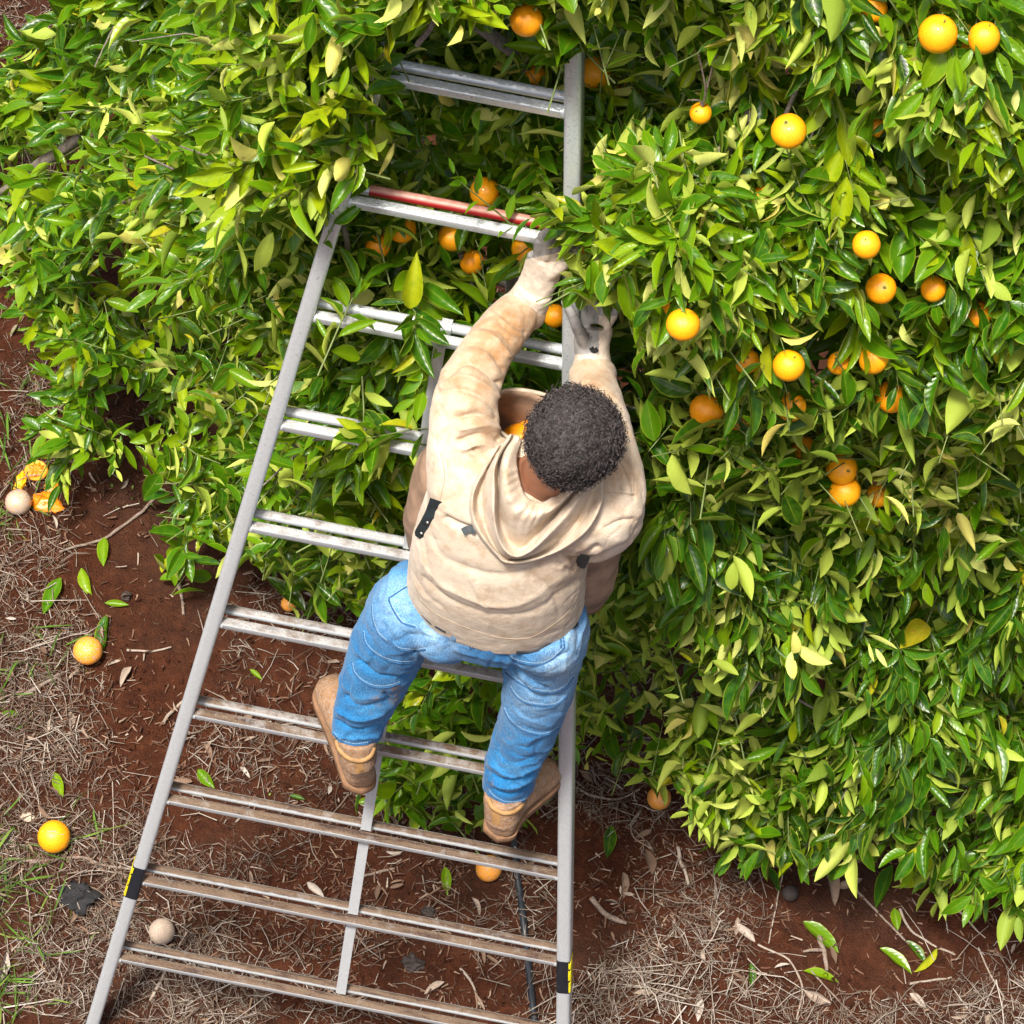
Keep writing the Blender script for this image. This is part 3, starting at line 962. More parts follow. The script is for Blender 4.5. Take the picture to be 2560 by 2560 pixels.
# fine twigs: one mass
tw = np.where(rng.random(nC) < .75)[0]
a = CP[tw] - TD[tw] * (TL[tw] * rng.uniform(.4, .75, len(tw)))[:, None]; b = CP[tw] + TD[tw] * (TL[tw] * .34)[:, None]
okz = (np.minimum(a[:, 2], b[:, 2]) > .02)
qx, qy, _ = proj(a); qx2, qy2, _ = proj(b)
bad = (inpoly(qx, qy, LADPOLY) | inpoly(qx2, qy2, LADPOLY) | inpoly(qx, qy, PERSON) | inpoly(qx2, qy2, PERSON)) & (np.maximum(a @ LN, b @ LN) > -.07) & (CT[tw] == 0)
a, b = a[okz & ~bad], b[okz & ~bad]
def sticks_mesh(A, B, R, bow, rnd, k=3):
    """many thin bent sticks, k-sided, three rings each"""
    D = nrm(B - A)
    U = nrm(np.cross(D, rng.normal(0, 1, D.shape))); Vv = np.cross(D, U)
    mid = (A + B) / 2 + U * bow[:, None]
    th = np.linspace(0, 2 * np.pi, k, endpoint=False)
    rings = []
    for c, s in ((A, 1.0), (mid, .85), (B, .5)):
        rings.append(c[:, None] + (R * s)[:, None, None] * (np.cos(th)[None, :, None] * U[:, None] + np.sin(th)[None, :, None] * Vv[:, None]))
    V = np.concatenate(rings, 1)
    f = np.array([(i * k + j, i * k + (j + 1) % k, (i + 1) * k + (j + 1) % k, (i + 1) * k + j) for i in range(2) for j in range(k)])
    F = (f[None] + (np.arange(len(A)) * 3 * k)[:, None, None]).reshape(-1, 4)
    return V.reshape(-1, 3), F, np.repeat(rnd, 3 * k)
vv, ff, _r = sticks_mesh(a - TB, b - TB, rng.uniform(.0012, .0028, len(a)), rng.normal(0, .01, len(a)), rng.random(len(a)), 4)
np_mesh('twig', vv, ff, M['twig'], tree, kind='stuff').location = (0, 0, 0)
# woody branchlets deep in the crown
nb = 420
ii = rng.integers(0, nC, nb)
A = CP[ii] + nrm(CP[ii] - CAM) * rng.uniform(.2, .5, nb)[:, None]
B = A + nrm(rng.normal(0, 1, (nb, 3)) + TD[ii] * .8) * rng.uniform(.1, .3, nb)[:, None]
qx, qy, _ = proj(A); qx2, qy2, _ = proj(B)
g = (A[:, 2] > .03) & (B[:, 2] > .03) & ~((inpoly(qx, qy, LADPOLY) | inpoly(qx2, qy2, LADPOLY) | inpoly(qx, qy, PERSON) | inpoly(qx2, qy2, PERSON)) & (np.maximum(A @ LN, B @ LN) > -.07))
vv, ff, _r = sticks_mesh(A[g] - TB, B[g] - TB, rng.uniform(.002, .0055, g.sum()), rng.normal(0, .03, g.sum()), rng.random(g.sum()), 5)
np_mesh('branchlet', vv, ff, M['bark'], tree, kind='stuff').location = (0, 0, 0)
# leaf mass
rest = ~ishero
f3, nv3 = leaf_faces(3, 0)
Vr = V[rest].reshape(-1, 3) - TB
Fr = (f3[None] + (np.arange(rest.sum()) * nv3)[:, None, None]).reshape(-1, 4)
o = np_mesh('foliage', Vr, Fr, M['leaf'], tree, {'rnd': np.repeat(RN[sel][rest], nv3)}, np.tile(uv, (rest.sum(), 1)), 'stuff')
o.location = (0, 0, 0)
# the largest visible leaves one by one
f5, nv5 = leaf_faces(5, 0)
hs = sel[hero]
V5, uv5 = leaf_arrays(np.zeros((300, 3)), LD[hs], LNm[hs], LL[hs], WW[hs], FO[hs], CU[hs], RO[hs], WV[hs], RN[hs], 5)
for q in range(300):
    o = np_mesh('leaf', V5[q], f5, M['leaf'], tree, {'rnd': np.full(nv5, RN[hs[q]])}, uv5)
    o.location = Vector(LP[hs[q]] - TB)

# ------------------------------------------------------------------ fruit
def orange_mesh(seed, squash=1.0):
    mb = MB().sphere((0, 0, 0), 1, 32, 20)
    P = mb.v[0]
    r = 1 + .02 * vnoise(P * 1.6 + seed * 7.1) + .008 * vnoise(P * 5 + seed)
    r = r - .05 * np.exp(-((1 - P[:, 2]) / .02)) - .03 * np.exp(-((1 + P[:, 2]) / .012))
    mb.v[0] = P * r[:, None] * np.array([1, 1, squash])
    return mb.mesh('orange')
OM = [orange_mesh(q, s) for q, s in enumerate((1.0, .95, 1.04, .98, 1.08))]
for q, me in enumerate(OM):
    me.polygons.foreach_set('use_smooth', [True] * len(me.polygons))
cal = MB()
for j in range(5):
    a = j * 1.2566
    d = np.array([math.cos(a), math.sin(a), 0])
    cal.add([(0, 0, .02), d * .10 + np.array([-d[1], d[0], 0]) * .06 + (0, 0, -.01), d * .17 + (0, 0, -.03), d * .10 - np.array([-d[1], d[0], 0]) * .06 + (0, 0, -.01)], [(0, 1, 2, 3)])
cal.tube([(0, 0, -.02), (.01, 0, .12), (.03, .01, .28)], [.05, .04, .04], 7)
CALYX = cal.mesh('calyx')
CALYX.materials.append(M['calyx'])
_om = {}
def place_orange(p, r, label, mat='orange', group='oranges hanging in the tree', up=None, calyx=True, k=0):
    key = (k % 5, mat)
    if key not in _om:
        me = OM[k % 5].copy(); me.materials.append(M[mat]); _om[key] = me
    o = bpy.data.objects.new('orange', _om[key])
    col.objects.link(o)
    o.location = Vector(p); o.scale = (r, r, r)
    up = Vector(up) if up is not None else Vector((random.gauss(0, .35), random.gauss(0, .35), 1))
    o.rotation_euler = up.to_track_quat('Z', 'Y').to_euler()
    tag(o, label, 'orange', group)
    if calyx:
        c = bpy.data.objects.new('calyx', CALYX)
        col.objects.link(c); c.parent = o; c.location = (0, 0, .955)
    return o
for q, ((x, y, d, cl, ripe, lab), (p, r)) in enumerate(zip(FRUIT, fr_pos)):
    place_orange(p, r, lab, 'orange_ripe' if ripe else 'orange', k=q)
# bare fruit stalks above the lone small orange
p0 = fr_pos[5][0] + np.array([0, 0, fr_pos[5][1]])
for (x, y) in ((1720,250),(1745,130),(1770,205),(1795,110)):
    e = atY(x, y, p0[1] + random.uniform(-.02, .03))
    o = MB().tube(catmull([p0, p0 * .6 + e * .4 + rng.normal(0, .006, 3), e], 7), np.linspace(.0028, .0018, 7), 5).build('bare_twig', M['stick'], tree)

# ------------------------------------------------------------------ cloth, skin and leather
def hoodie_mat():
    m = NT('tan_cotton')
    o = m.co()
    n1 = m.noise(7, 5, .6); n2 = m.noise(24, 5, .65); n3 = m.noise(420, 2)
    c = m.ramp(n1, [(.30, (.50, .40, .29)), (.62, (.59, .50, .39))])
    c = m.mix(m.ramp(n2, [(.47, 0.0), (.66, .6)]), c, (.37, .25, .15))
    c = m.mix(m.math('MULTIPLY', m.attr('dirt'), m.ramp(n2, [(.25, .35), (.6, 1.0)])), c, (.33, .185, .085))
    m.color(c).rough(.92).set(Specular_IOR_Level=.15, Sheen_Weight=.15)
    m.bump(m.math('ADD', n3, m.math('MULTIPLY', m.noise(90, 5, .7), 1.6)), .45, .003)
    return m.mat
M['hoodie'] = hoodie_mat()
def denim_mat():
    m = NT('blue_denim')
    o = m.co()
    mp = m.n('ShaderNodeMapping'); mp.inputs['Scale'].default_value = (420, 420, 90); mp.inputs['Rotation'].default_value = (0, .35, .2)
    m.l(o, mp.inputs[0])
    tw = m.n('ShaderNodeTexNoise'); tw.inputs['Scale'].default_value = 1.0; tw.inputs['Detail'].default_value = 3
    m.l(mp.outputs[0], tw.inputs['Vector'])
    n1 = m.noise(9, 5, .6); n2 = m.noise(32, 5, .7)
    c = m.ramp(m.math('ADD', m.math('MULTIPLY', tw.outputs['Fac'], .55), m.math('MULTIPLY', n1, .45)), [(.36, (.008, .095, .26)), (.52, (.020, .160, .37)), (.66, (.075, .25, .46))])
    c = m.mix(m.math('MULTIPLY', m.attr('wear'), m.ramp(m.math('ADD', m.math('MULTIPLY', n2, .5), m.math('MULTIPLY', tw.outputs['Fac'], .5)), [(.38, .25), (.6, 1.0)])), c, (.34, .48, .60))
    c = m.mix(m.math('MULTIPLY', m.attr('dirt'), m.ramp(n2, [(.5, 0.0), (.58, .9)])), c, (.19, .155, .14))
    m.color(c).rough(.9).set(Specular_IOR_Level=.12, Sheen_Weight=.1)
    m.bump(m.math('ADD', tw.outputs['Fac'], m.noise(60, 4)), .3, .002)
    return m.mat
M['denim'] = denim_mat()
M['thread'] = plain('pale_stitching', (.30, .42, .52), .8, .2, 200, 0)
M['seam'] = plain('dark_denim_seam', (.018, .085, .20), .9, .3, 200, .2)
M['belt'] = plain('black_belt', (.012, .013, .016), .5, .3, 80, .1)
M['strap'] = plain('dark_webbing_strap', (.018, .027, .030), .6, .5, 60, .3)
M['rivet'] = plain('steel_rivet', (.45, .43, .40), .35, .2, 60, 0, metal=.8)
M['canvas'] = plain('dirty_canvas', (.25, .16, .105), .9, .42, 17, .4, .003)
M['canvas_rim'] = plain('canvas_binding', (.45, .37, .28), .85, .25, 40, .3)
M['skin'] = plain('brown_skin', (.25, .108, .06), .5, .12, 40, .15, .0006)
M['boot'] = bark('tan_leather', (.17, .080, .034), (.34, .185, .080))
M['boot_trim'] = plain('ochre_leather', (.30, .165, .06), .7, .25, 30, .25)
M['sole'] = plain('brown_sole', (.17, .09, .045), .8, .35, 30, .3)
M['sock'] = plain('black_sock', (.010, .010, .012), .9, .3, 60, .2)
M['glove_knit'] = plain('cream_knit_glove', (.56, .47, .375), .95, .22, 55, .6, .002)
M['glove_rubber'] = plain('grey_rubber_palm', (.25, .24, .23), .45, .30, 35, .5, .003)
M['hem'] = plain('tan_rib_knit', (.36, .275, .19), .95, .15, 60, .3)
def hair_mat():
    m = NT('dark_curly_hair')
    n1 = m.noise(70, 3)
    m.color(m.ramp(n1, [(.3, (.006, .005, .005)), (.7, (.022, .018, .018))])).rough(.55).set(Specular_IOR_Level=.45, Sheen_Weight=.3)
    return m.mat
M['hair'] = hair_mat()
M['curl'] = plain('hair_coils', (.080, .066, .065), .5, .6, 90, 0)

# ------------------------------------------------------------------ the picker
XW = np.array([1.0, 0, 0])
pel = atY(1225, 1530, .43)
person = empty('person', pel, 'person in tan hoodie and blue jeans standing on the ladder picking oranges', 'person')
def add_attr(me, name, val):
    at = me.attributes.new(name, 'FLOAT', 'POINT')
    at.data.foreach_set('value', np.asarray(val, np.float32))
def blob(px, py, spots):
    r = np.zeros(px.shape)
    for x, y, rad, a in spots:
        r = np.maximum(r, a * np.exp(-((px - x) ** 2 + (py - y) ** 2) / rad ** 2))
    return r

L_ARM = [(1250,1262,.43,.090,.085),(1178,1235,.44,.092,.09),(1162,1145,.49,.084),(1157,1050,.55,.0755),(1168,975,.61,.069),(1212,888,.70,.060),(1268,812,.79,.053),(1313,768,.86,.047)]
R_ARM = [(1425,1285,.43,.092,.085),(1500,1275,.43,.090,.09),(1518,1200,.48,.080),(1510,1115,.56,.070),(1495,1035,.66,.062),(1486,975,.74,.054),(1482,935,.79,.048)]
TORSO = [(1238,1500,.43,.196,.135),(1240,1470,.43,.202,.142),(1246,1400,.43,.200,.150),(1258,1330,.435,.190,.142),(1285,1262,.445,.186,.122),(1322,1212,.455,.165,.098),(1345,1182,.46,.090,.075)]
L_LEG = [(1140,1505,.43,.115,.12),(1050,1510,.42,.105,.115),(995,1570,.405,.092,.10),(958,1645,.39,.086,.09),(930,1710,.375,.079,.08),(910,1760,.36,.071),(898,1800,.35,.066),(893,1822,.343,.0625)]
R_LEG = [(1320,1530,.43,.115,.12),(1362,1560,.42,.105,.115),(1357,1640,.405,.092,.10),(1343,1735,.385,.083,.088),(1322,1810,.365,.075,.08),(1296,1875,.345,.070),(1278,1925,.335,.067),(1265,1968,.325,.060)]

# body: one continuous figure under the clothes, head and neck bare
bd = MB()
for st in (L_ARM, R_ARM, L_LEG, R_LEG):
    limb(bd, st, 18, shrink=.62)
limb(bd, TORSO, 20, X=XW, shrink=.80)
HEADC = atY(1437, 1092, .44)
FW = nrm(np.array([.22, .93, .05])); UP = nrm(np.array([.10, .06, 1.0]) - FW * (np.array([.10, .06, 1.0]) @ FW)); RT = np.cross(FW, UP)
RH = np.stack([RT, FW, UP], 1)
bd.sphere(HEADC, (.078, .094, .108), 28, 18, R=RH)
def hp(x, y, z): return HEADC + RH @ np.array([x, y, z])
bd.sphere(hp(0, .035, -.062), (.058, .066, .058), 20, 12, R=RH)                       # jaw
bd.tube([hp(0, .088, .005), hp(0, .108, -.022), hp(0, .098, -.034)], [.008, .015, .012], 10)  # nose
for s in (-1, 1):
    bd.tube([hp(s * .012, .090, .014), hp(s * .04, .082, .018), hp(s * .058, .062, .012)], [.008, .010, .007], 8)   # brow
    bd.tube([hp(s * .055, .055, -.02), hp(s * .045, .072, -.03), hp(s * .03, .08, -.04)], [.014, .014, .01], 8)      # cheek
    bd.tube([hp(0, .094, -.052), hp(s * .012, .09, -.052), hp(s * .024, .082, -.054)], [.007, .007, .004], 8)        # lips
    bd.tube([hp(0, .092, -.062), hp(s * .012, .089, -.062), hp(s * .022, .082, -.06)], [.008, .007, .004], 8)
    bd.sphere(hp(s * .078, -.004, -.018), (.012, .020, .032), 14, 10, R=RH)             # ear
NECK = [np.r_[atY(1338, 1232, .455), .062], np.r_[atY(1362, 1195, .45), .058], np.r_[atY(1392, 1150, .445), .056], np.r_[atY(1420, 1110, .45), .060]]
C = catmull(np.array(NECK), 9)
bd.loft([ring(C[i, :3], np.gradient(C[:, :3], axis=0)[i], C[i, 3], C[i, 3], 22) for i in range(9)])
me = remesh(bd, 'body', .0065, 4)
body = link('body', me, M['skin'], person, 'all', recalc=False)
for s in (-1, 1):
    e = MB().sphere(hp(s * .031, .078, .002), .0125, 16, 10).build('eye', plain('eye_white', (.75, .72, .68), .2, .05, 30, 0) if s < 0 else bpy.data.materials['eye_white'], body)
    MB().sphere(hp(s * .031, .0875, .002), (.006, .006, .006), 12, 8).build('iris', M['sock'], body)

# hair: rounded afro built of packed tufts and coils
HC = HEADC + RH @ np.array([0.0, -.012, .022])
hm = MB().sphere((0, 0, 0), 1, 120, 80)
P = hm.v[0]
Pn = P.copy()
r = 1 + .06 * fbm(P * 2.2 + 4, 2) + .05 * np.abs(vnoise(P * 11)) + .05 * np.abs(vnoise(P * 24 + 3)) + .02 * vnoise(P * 48)
axes = np.array([.0905, .099, .097])
P = P * r[:, None] * axes
# open the mass towards face and neck
loc = Pn
P = np.where(((loc[:, 1] > .55) & (loc[:, 2] < .30))[:, None], P * .72, P)
P = np.where((loc[:, 2] < -.62)[:, None], P * np.array([.86, .86, .9]), P)
hm.v[0] = P @ RH.T + HC
hair = hm.build('hair', M['hair'], person, 'all')
def coils(n, turns=1.6, seg=9, k=3):
    d = nrm(rng.normal(0, 1, (n, 3)))
    d = d[~((d[:, 1] > .5) & (d[:, 2] < .25)) & (d[:, 2] > -.75)]
    n = len(d)
    base = d * axes * (.98 + .06 * rng.random((n, 1)) + .06 * fbm(d * 2.2 + 4, 2)[:, None])
    out = nrm(d + rng.normal(0, .45, (n, 3)))
    a = nrm(np.cross(out, rng.normal(0, 1, (n, 3)))); b = np.cross(out, a)
    R = rng.uniform(.0018, .0046, n)[:, None, None]; H = (.004 + .016 * rng.random(n) ** 2.2)[:, None, None]
    t = np.linspace(0, 1, seg)[None, :, None]
    ph = rng.uniform(0, 6.28, n)[:, None, None]
    ang = t * turns * 6.283 + ph
    path = base[:, None] + out[:, None] * (H * t) + a[:, None] * R * np.cos(ang) + b[:, None] * R * np.sin(ang)
    th = np.linspace(0, 2 * np.pi, k, endpoint=False)
    w = .00060
    V = path[:, :, None] + w * (np.cos(th)[None, None, :, None] * out[:, None, None] + np.sin(th)[None, None, :, None] * nrm(path - base[:, None])[:, :, None])
    f = np.array([(i * k + j, i * k + (j + 1) % k, (i + 1) * k + (j + 1) % k, (i + 1) * k + j) for i in range(seg - 1) for j in range(k)])
    F = (f[None] + (np.arange(n) * seg * k)[:, None, None]).reshape(-1, 4)
    return V.reshape(-1, 3) @ RH.T + HC, F
vv, ff = coils(12000)
o = np_mesh('curls', vv, ff, M['curl'], hair, kind='stuff')

# hooded sweatshirt
hd = MB()
limb(hd, L_ARM, 30); limb(hd, R_ARM, 30)
limb(hd, TORSO, 40, X=XW, e=.92)
# loose cloth under each raised upper arm
limb(hd, [(1170,1190,.47,.07),(1165,1262,.44,.078),(1200,1300,.425,.06)], 22)
limb(hd, [(1530,1215,.47,.06),(1525,1285,.44,.076),(1485,1335,.42,.064),(1440,1352,.42,.05)], 22)
# cuffs
for st, T in ((L_ARM, 1), (R_ARM, 1)):
    a = atY(*st[-2][:3]); b = atY(*st[-1][:3]); d = nrm(b - a)
    hd.loft([ring(b - d * q, d, st[-1][3] + g, st[-1][3] + g, 26) for q, g in ((.02, .001), (.012, .0045), (.0, .004), (-.006, .001))])
me = remesh(hd, 'sweatshirt', .0040, 6)
FOLD_H = [
 # left sleeve: bunched rings at the elbow and along the forearm
 ([(1118,935),(1165,905),(1215,925),(1255,960)], 10, -.011), ([(1108,960),(1160,938),(1205,955),(1245,990)], 9, .007),
 ([(1100,985),(1150,965),(1210,990),(1240,1030)], 9, -.008), ([(1150,870),(1195,862),(1240,890),(1268,930)], 9, -.007),
 ([(1175,840),(1215,835),(1255,865),(1278,895)], 8, .006), ([(1235,775),(1272,800),(1312,830)], 6, -.006), ([(1225,790),(1260,815),(1300,845)], 6, -.005),
 ([(1200,820),(1240,822),(1275,850)], 8, -.005),
 ([(1140,1040),(1190,1030),(1235,1045)], 12, -.010), ([(1150,1070),(1205,1060),(1245,1075)], 10, .008), ([(1145,1095),(1200,1082),(1250,1105)], 9, -.011),
 ([(1155,1120),(1205,1110),(1245,1140)], 9, .007), ([(1180,1120),(1215,1140),(1235,1170)], 8, -.008), ([(1150,1075),(1190,1120)], 7, -.004),
 ([(1100,1010),(1120,1060),(1105,1110)], 12, -.004),
 # shoulder blades, arm seams
 ([(1100,1120),(1110,1190),(1105,1250)], 5, -.0025), ([(1120,1300),(1165,1322),(1190,1318)], 8, -.012), ([(1175,1140),(1215,1165),(1250,1130)], 6, -.005),
 # right shoulder and sleeve
 ([(1500,1227),(1540,1230),(1585,1236)], 4, -.004), ([(1583,1236),(1582,1200),(1565,1160),(1535,1130)], 5, -.0035), ([(1530,1155),(1555,1190),(1560,1220)], 8, -.006),
 ([(1520,1165),(1535,1200),(1535,1222)], 7, -.005), ([(1395,1388),(1440,1400),(1500,1370)], 8, -.010), ([(1520,1320),(1545,1300),(1575,1290)], 7, -.004),
 ([(1500,985),(1525,1000)], 8, -.006), ([(1515,1060),(1550,1065),(1570,1085)], 9, -.007), ([(1525,1090),(1560,1100)], 8, .005),
 # back: broad drapes across the loose lower half
 ([(1080,1340),(1120,1400),(1220,1440),(1330,1430),(1430,1380)], 16, -.005), ([(1060,1400),(1120,1470),(1230,1510),(1340,1490),(1430,1430)], 18, .006),
 ([(1060,1440),(1130,1510),(1240,1540),(1350,1520),(1440,1460)], 14, -.005), ([(1400,1400),(1430,1430),(1455,1390)], 12, -.008), ([(1360,1400),(1400,1425),(1425,1405)], 9, .006),
 ([(1050,1330),(1075,1390),(1085,1450)], 12, -.006), ([(1180,1450),(1210,1500),(1225,1560)], 14, .004), ([(1330,1440),(1380,1480),(1400,1540)], 14, -.004),
 ([(1025,1420),(1060,1480),(1110,1530)], 8, -.003), ([(1430,1470),(1455,1450)], 8, -.005),
]
def cloth_noise(V, N):
    q = V + .03 * np.stack([vnoise(V * 8 + k * 9) for k in range(3)], 1)
    bx, by, _ = proj(V)
    calm = 1 - .78 * np.clip(blob(bx, by, [(1240,1480,190,1.2),(1150,1400,120,1.0),(1340,1450,120,1.0),(1130,1220,80,.7),(1520,1270,80,.6)]), 0, 1)
    return .0035 * vnoise(V * 7) + calm * (.0024 * (1 - np.abs(vnoise(q * 13 + 2))) ** 4 - .0022 * (1 - np.abs(vnoise(q * 19 + 8))) ** 5 + .0010 * vnoise(V * 60))
sculpt(me, FOLD_H, cloth_noise)
px, py, _ = proj(mesh_np(me))
add_attr(me, 'dirt', np.clip(blob(px, py, [(1290,840,120,1.15),(1180,960,100,.85),(1240,890,90,1.0),(1200,1080,80,.7),(1110,1000,50,.3),(1480,950,70,.8),(1540,1170,70,.5),(1390,1420,60,.45),(1440,1400,60,.6),(1550,1080,60,.6),(1240,1160,30,.4),(1340,1560,60,.25)]), 0, 1))
sweat = link('sweatshirt', me, M['hoodie'], person, 'all', recalc=False)
def bvh_of(o):
    m = o.data; V = mesh_np(m) + np.array(o.matrix_world.translation) * 0
    off = Vector((0, 0, 0)); q = o
    while q is not None: off += q.location; q = q.parent
    V = V + np.array(off)
    return BVHTree.FromPolygons(V.tolist(), [tuple(p.vertices) for p in m.polygons])
def cast(bvh, px, py, off=.002, default=None):
    d = Vector(nrm(ray(px, py)))
    h = bvh.ray_cast(Vector(CAM), d)
    if h[0] is None: return default
    return np.array(h[0]) - np.array(d) * off
def on_surface(bvh, pts, n, off):
    P2 = catmull(pts, n); out = []
    for x, y in P2:
        c = cast(bvh, x, y, off, out[-1] if out else None)
        if c is not None: out.append(c)
    return np.array(out)
BV_H = bvh_of(sweat)

# hood lying in folds on the back
Zx, Zy = lambda x: 1000 + .3364 * x, lambda y: 900 + .3364 * y
ROWS = [
 ([(905,600),(872,720),(888,860),(925,985),(985,1045),(1050,1058),(1115,1025),(1195,965),(1290,880)], .030),
 ([(885,570),(815,720),(800,890),(835,1040),(915,1120),(1020,1140),(1140,1090),(1255,985),(1345,870)], .052),
 ([(865,560),(775,710),(755,880),(775,1040),(840,1180),(960,1230),(1110,1150),(1250,1020),(1370,860)], .044),
 ([(845,555),(742,740),(732,960),(742,1170),(800,1330),(870,1398),(945,1380),(1090,1210),(1250,1030),(1395,850)], .010),
 ([(825,560),(712,760),(700,980),(705,1180),(745,1350),(840,1452),(960,1420),(1110,1280),(1280,1080),(1430,860)], .056),
 ([(800,575),(680,790),(655,1000),(670,1190),(730,1370),(810,1462),(960,1455),(1130,1330),(1310,1130),(1455,860)], .034),
 ([(760,620),(630,850),(590,1040),(640,1260),(705,1390),(785,1478),(960,1470),(1170,1360),(1345,1180),(1475,865)], .006),
 ([(720,660),(580,900),(535,1060),(560,1220),(640,1350),(735,1458),(800,1502),(960,1490),(1190,1410),(1385,1260),(1490,1060),(1500,880)], .036),
 ([(700,660),(560,890),(512,1060),(538,1230),(622,1365),(720,1475),(795,1520),(965,1508),(1200,1428),(1400,1278),(1510,1065),(1515,880)], .006),
 ([(720,680),(580,905),(535,1065),(560,1225),(642,1355),(738,1458),(800,1500),(962,1488),(1192,1406),(1386,1256),(1488,1060),(1498,885)], -.012),
]
NS, out = 84, []
for pts, h in ROWS:
    q = catmull([(Zx(x), Zy(y)) for x, y in pts], NS)
    row, last = [], None
    for x, y in q:
        c = cast(BV_H, x, y, 0.0)
        row.append(c)
    good = [i for i, c in enumerate(row) if c is not None]
    dep = np.interp(range(NS), good, [proj(row[i])[2] for i in good])
    dep = np.minimum(np.convolve(np.r_[[dep[0]] * 4, dep, [dep[-1]] * 4], np.ones(9) / 9, 'valid'), dep + .006)
    D = ray(q[:, 0], q[:, 1])
    fadeends = np.clip(np.minimum(np.arange(NS), np.arange(NS)[::-1]) / 8, .35, 1)
    out.append(CAM + D * (dep - (h * 1.45 - .012) * fadeends)[:, None])
out = np.array(out)
G = np.stack([catmull(out[:, j], 6 * (len(ROWS) - 1) + 1) for j in range(NS)], 1)
wr = .0022 * vnoise(G * 26) + .0018 * vnoise(G * 60 + 5)
# gathers at the neck seam
th = np.linspace(0, 1, NS)
gat = np.sin(th * 95 + 2 * np.sin(th * 21)) * .0030
amp = np.exp(-((np.arange(G.shape[0]) - 6) / 6.0) ** 2)
G = G + nrm(CAM - G) * (wr + gat[None] * amp[:, None])[..., None]
hood = MB().grid(G).build('hood', M['hoodie'], sweat, 'all')
add_attr(hood.data, 'dirt', np.full(len(hood.data.vertices), .06))
sd = hood.modifiers.new('thickness', 'SOLIDIFY'); sd.thickness = .004; sd.offset = -1
hood_seam = MB().tube(on_surface(bvh_of(hood), [(Zx(840), Zy(1448)), (Zx(815), Zy(1475)), (Zx(800), Zy(1500))], 8, .001), .0022, 6).build('hood_seam', M['hem'], hood)
# stitched hem and seams of the sweatshirt
HEM = [(1021,1415),(1024,1452),(1037,1498),(1074,1536),(1107,1560),(1170,1585),(1239,1606),(1293,1611),(1337,1604),(1384,1578),(1431,1541),(1457,1500)]
p_ = on_surface(BV_H, [(1036,1452),(1050,1495),(1083,1528),(1120,1550),(1180,1574),(1240,1592),(1295,1597),(1335,1590),(1380,1563),(1422,1528),(1442,1490)], 60, -.0006)
MB().tube(p_, .0012, 6).build('hem_stitch', M['hem'], sweat)
for pts in ([(1101,1130),(1112,1190),(1100,1250)], [(1498,1229),(1540,1231),(1584,1236)], [(1584,1240),(1583,1200),(1568,1160),(1536,1128)]):
    p_ = on_surface(BV_H, pts, 20, -.0006)
    if len(p_) > 3: MB().tube(p_, .0014, 6).build('sleeve_seam', M['hem'], sweat)

# jeans
jn = MB()
limb(jn, L_LEG, 30); limb(jn, R_LEG, 30)
limb(jn, [(1228,1545,.43,.186,.130),(1232,1510,.43,.200,.140),(1236,1475,.43,.190,.135)], 36, X=XW)
limb(jn, [(1120,1530,.385,.085),(1105,1575,.375,.088),(1085,1600,.37,.06)], 22)
limb(jn, [(1350,1560,.385,.085),(1365,1600,.375,.090),(1365,1640,.37,.06)], 22)
me = remesh(jn, 'jeans', .0048, 5)
FOLD_J = [
 ([(1100,1605),(1040,1590),(985,1600)], 10, -.006), ([(1190,1625),(1120,1610),(1060,1625),(1010,1640)], 9, -.005), ([(1060,1650),(1010,1632),(960,1640)], 8, .004),
 ([(900,1650),(945,1690),(1010,1690)], 9, -.005), ([(860,1740),(905,1765),(965,1755)], 9, -.006), ([(850,1770),(900,1795),(960,1782)], 9, .006),
 ([(842,1800),(890,1825),(955,1815)], 8, -.007), ([(838,1830),(885,1848),(945,1840)], 7, .005), ([(960,1740),(990,1760)], 8, -.006), ([(905,1560),(930,1610),(935,1660)], 10, -.004),
 ([(1255,1650),(1290,1690),(1340,1740),(1400,1735)], 9, -.007), ([(1270,1640),(1330,1670),(1420,1640)], 12, -.004), ([(1285,1665),(1330,1700),(1370,1720)], 7, -.007),
 ([(1240,1880),(1290,1905),(1355,1880)], 9, -.006), ([(1230,1910),(1290,1940),(1362,1905)], 8, .007), ([(1215,1930),(1270,1955),(1340,1935)], 8, -.010), ([(1225,1955),(1280,1975),(1345,1940)], 7, .007),
 ([(1225,1975),(1280,1992),(1335,1965)], 7, -.008), ([(1350,1850),(1335,1880),(1360,1905)], 8, -.007), ([(1300,1800),(1340,1830),(1390,1815)], 12, -.004), ([(1240,1840),(1290,1860),(1350,1845)], 10, .004),
 ([(1205,1600),(1195,1640)], 6, -.006), ([(1440,1530),(1455,1590),(1440,1660)], 10, -.004),
]
sculpt(me, FOLD_J, lambda V, N: .003 * vnoise(V * 10 + 3) + .0040 * (1 - np.abs(vnoise((V + .03 * vnoise(V * 9)[:, None]) * 15 + 2))) ** 5 - .0032 * (1 - np.abs(vnoise(V * 22 + 8))) ** 5 + .0008 * vnoise(V * 55))
px, py, _ = proj(mesh_np(me))
add_attr(me, 'wear', np.clip(blob(px, py, [(1000,1500,70,.7),(985,1545,60,.55),(1075,1585,60,.75),(1130,1600,50,.5),(1400,1660,60,1.0),(1430,1590,60,.8),(1360,1600,60,.45),(1330,1750,70,.5),(1390,1740,50,.5),(1300,1700,40,.4),(1405,1550,50,.7)]), 0, 1))
add_attr(me, 'dirt', np.clip(blob(px, py, [(985,1735,28,1.3),(950,1752,20,1.1),(925,1768,14,1.0),(1215,1945,18,1.0),(1225,1965,12,.8),(1268,1840,16,.6)]), 0, 1))
jeans = link('jeans', me, M['denim'], person, 'all', recalc=False)
BV_J = bvh_of(jeans)
zx = lambda x: 750 + .3623 * x
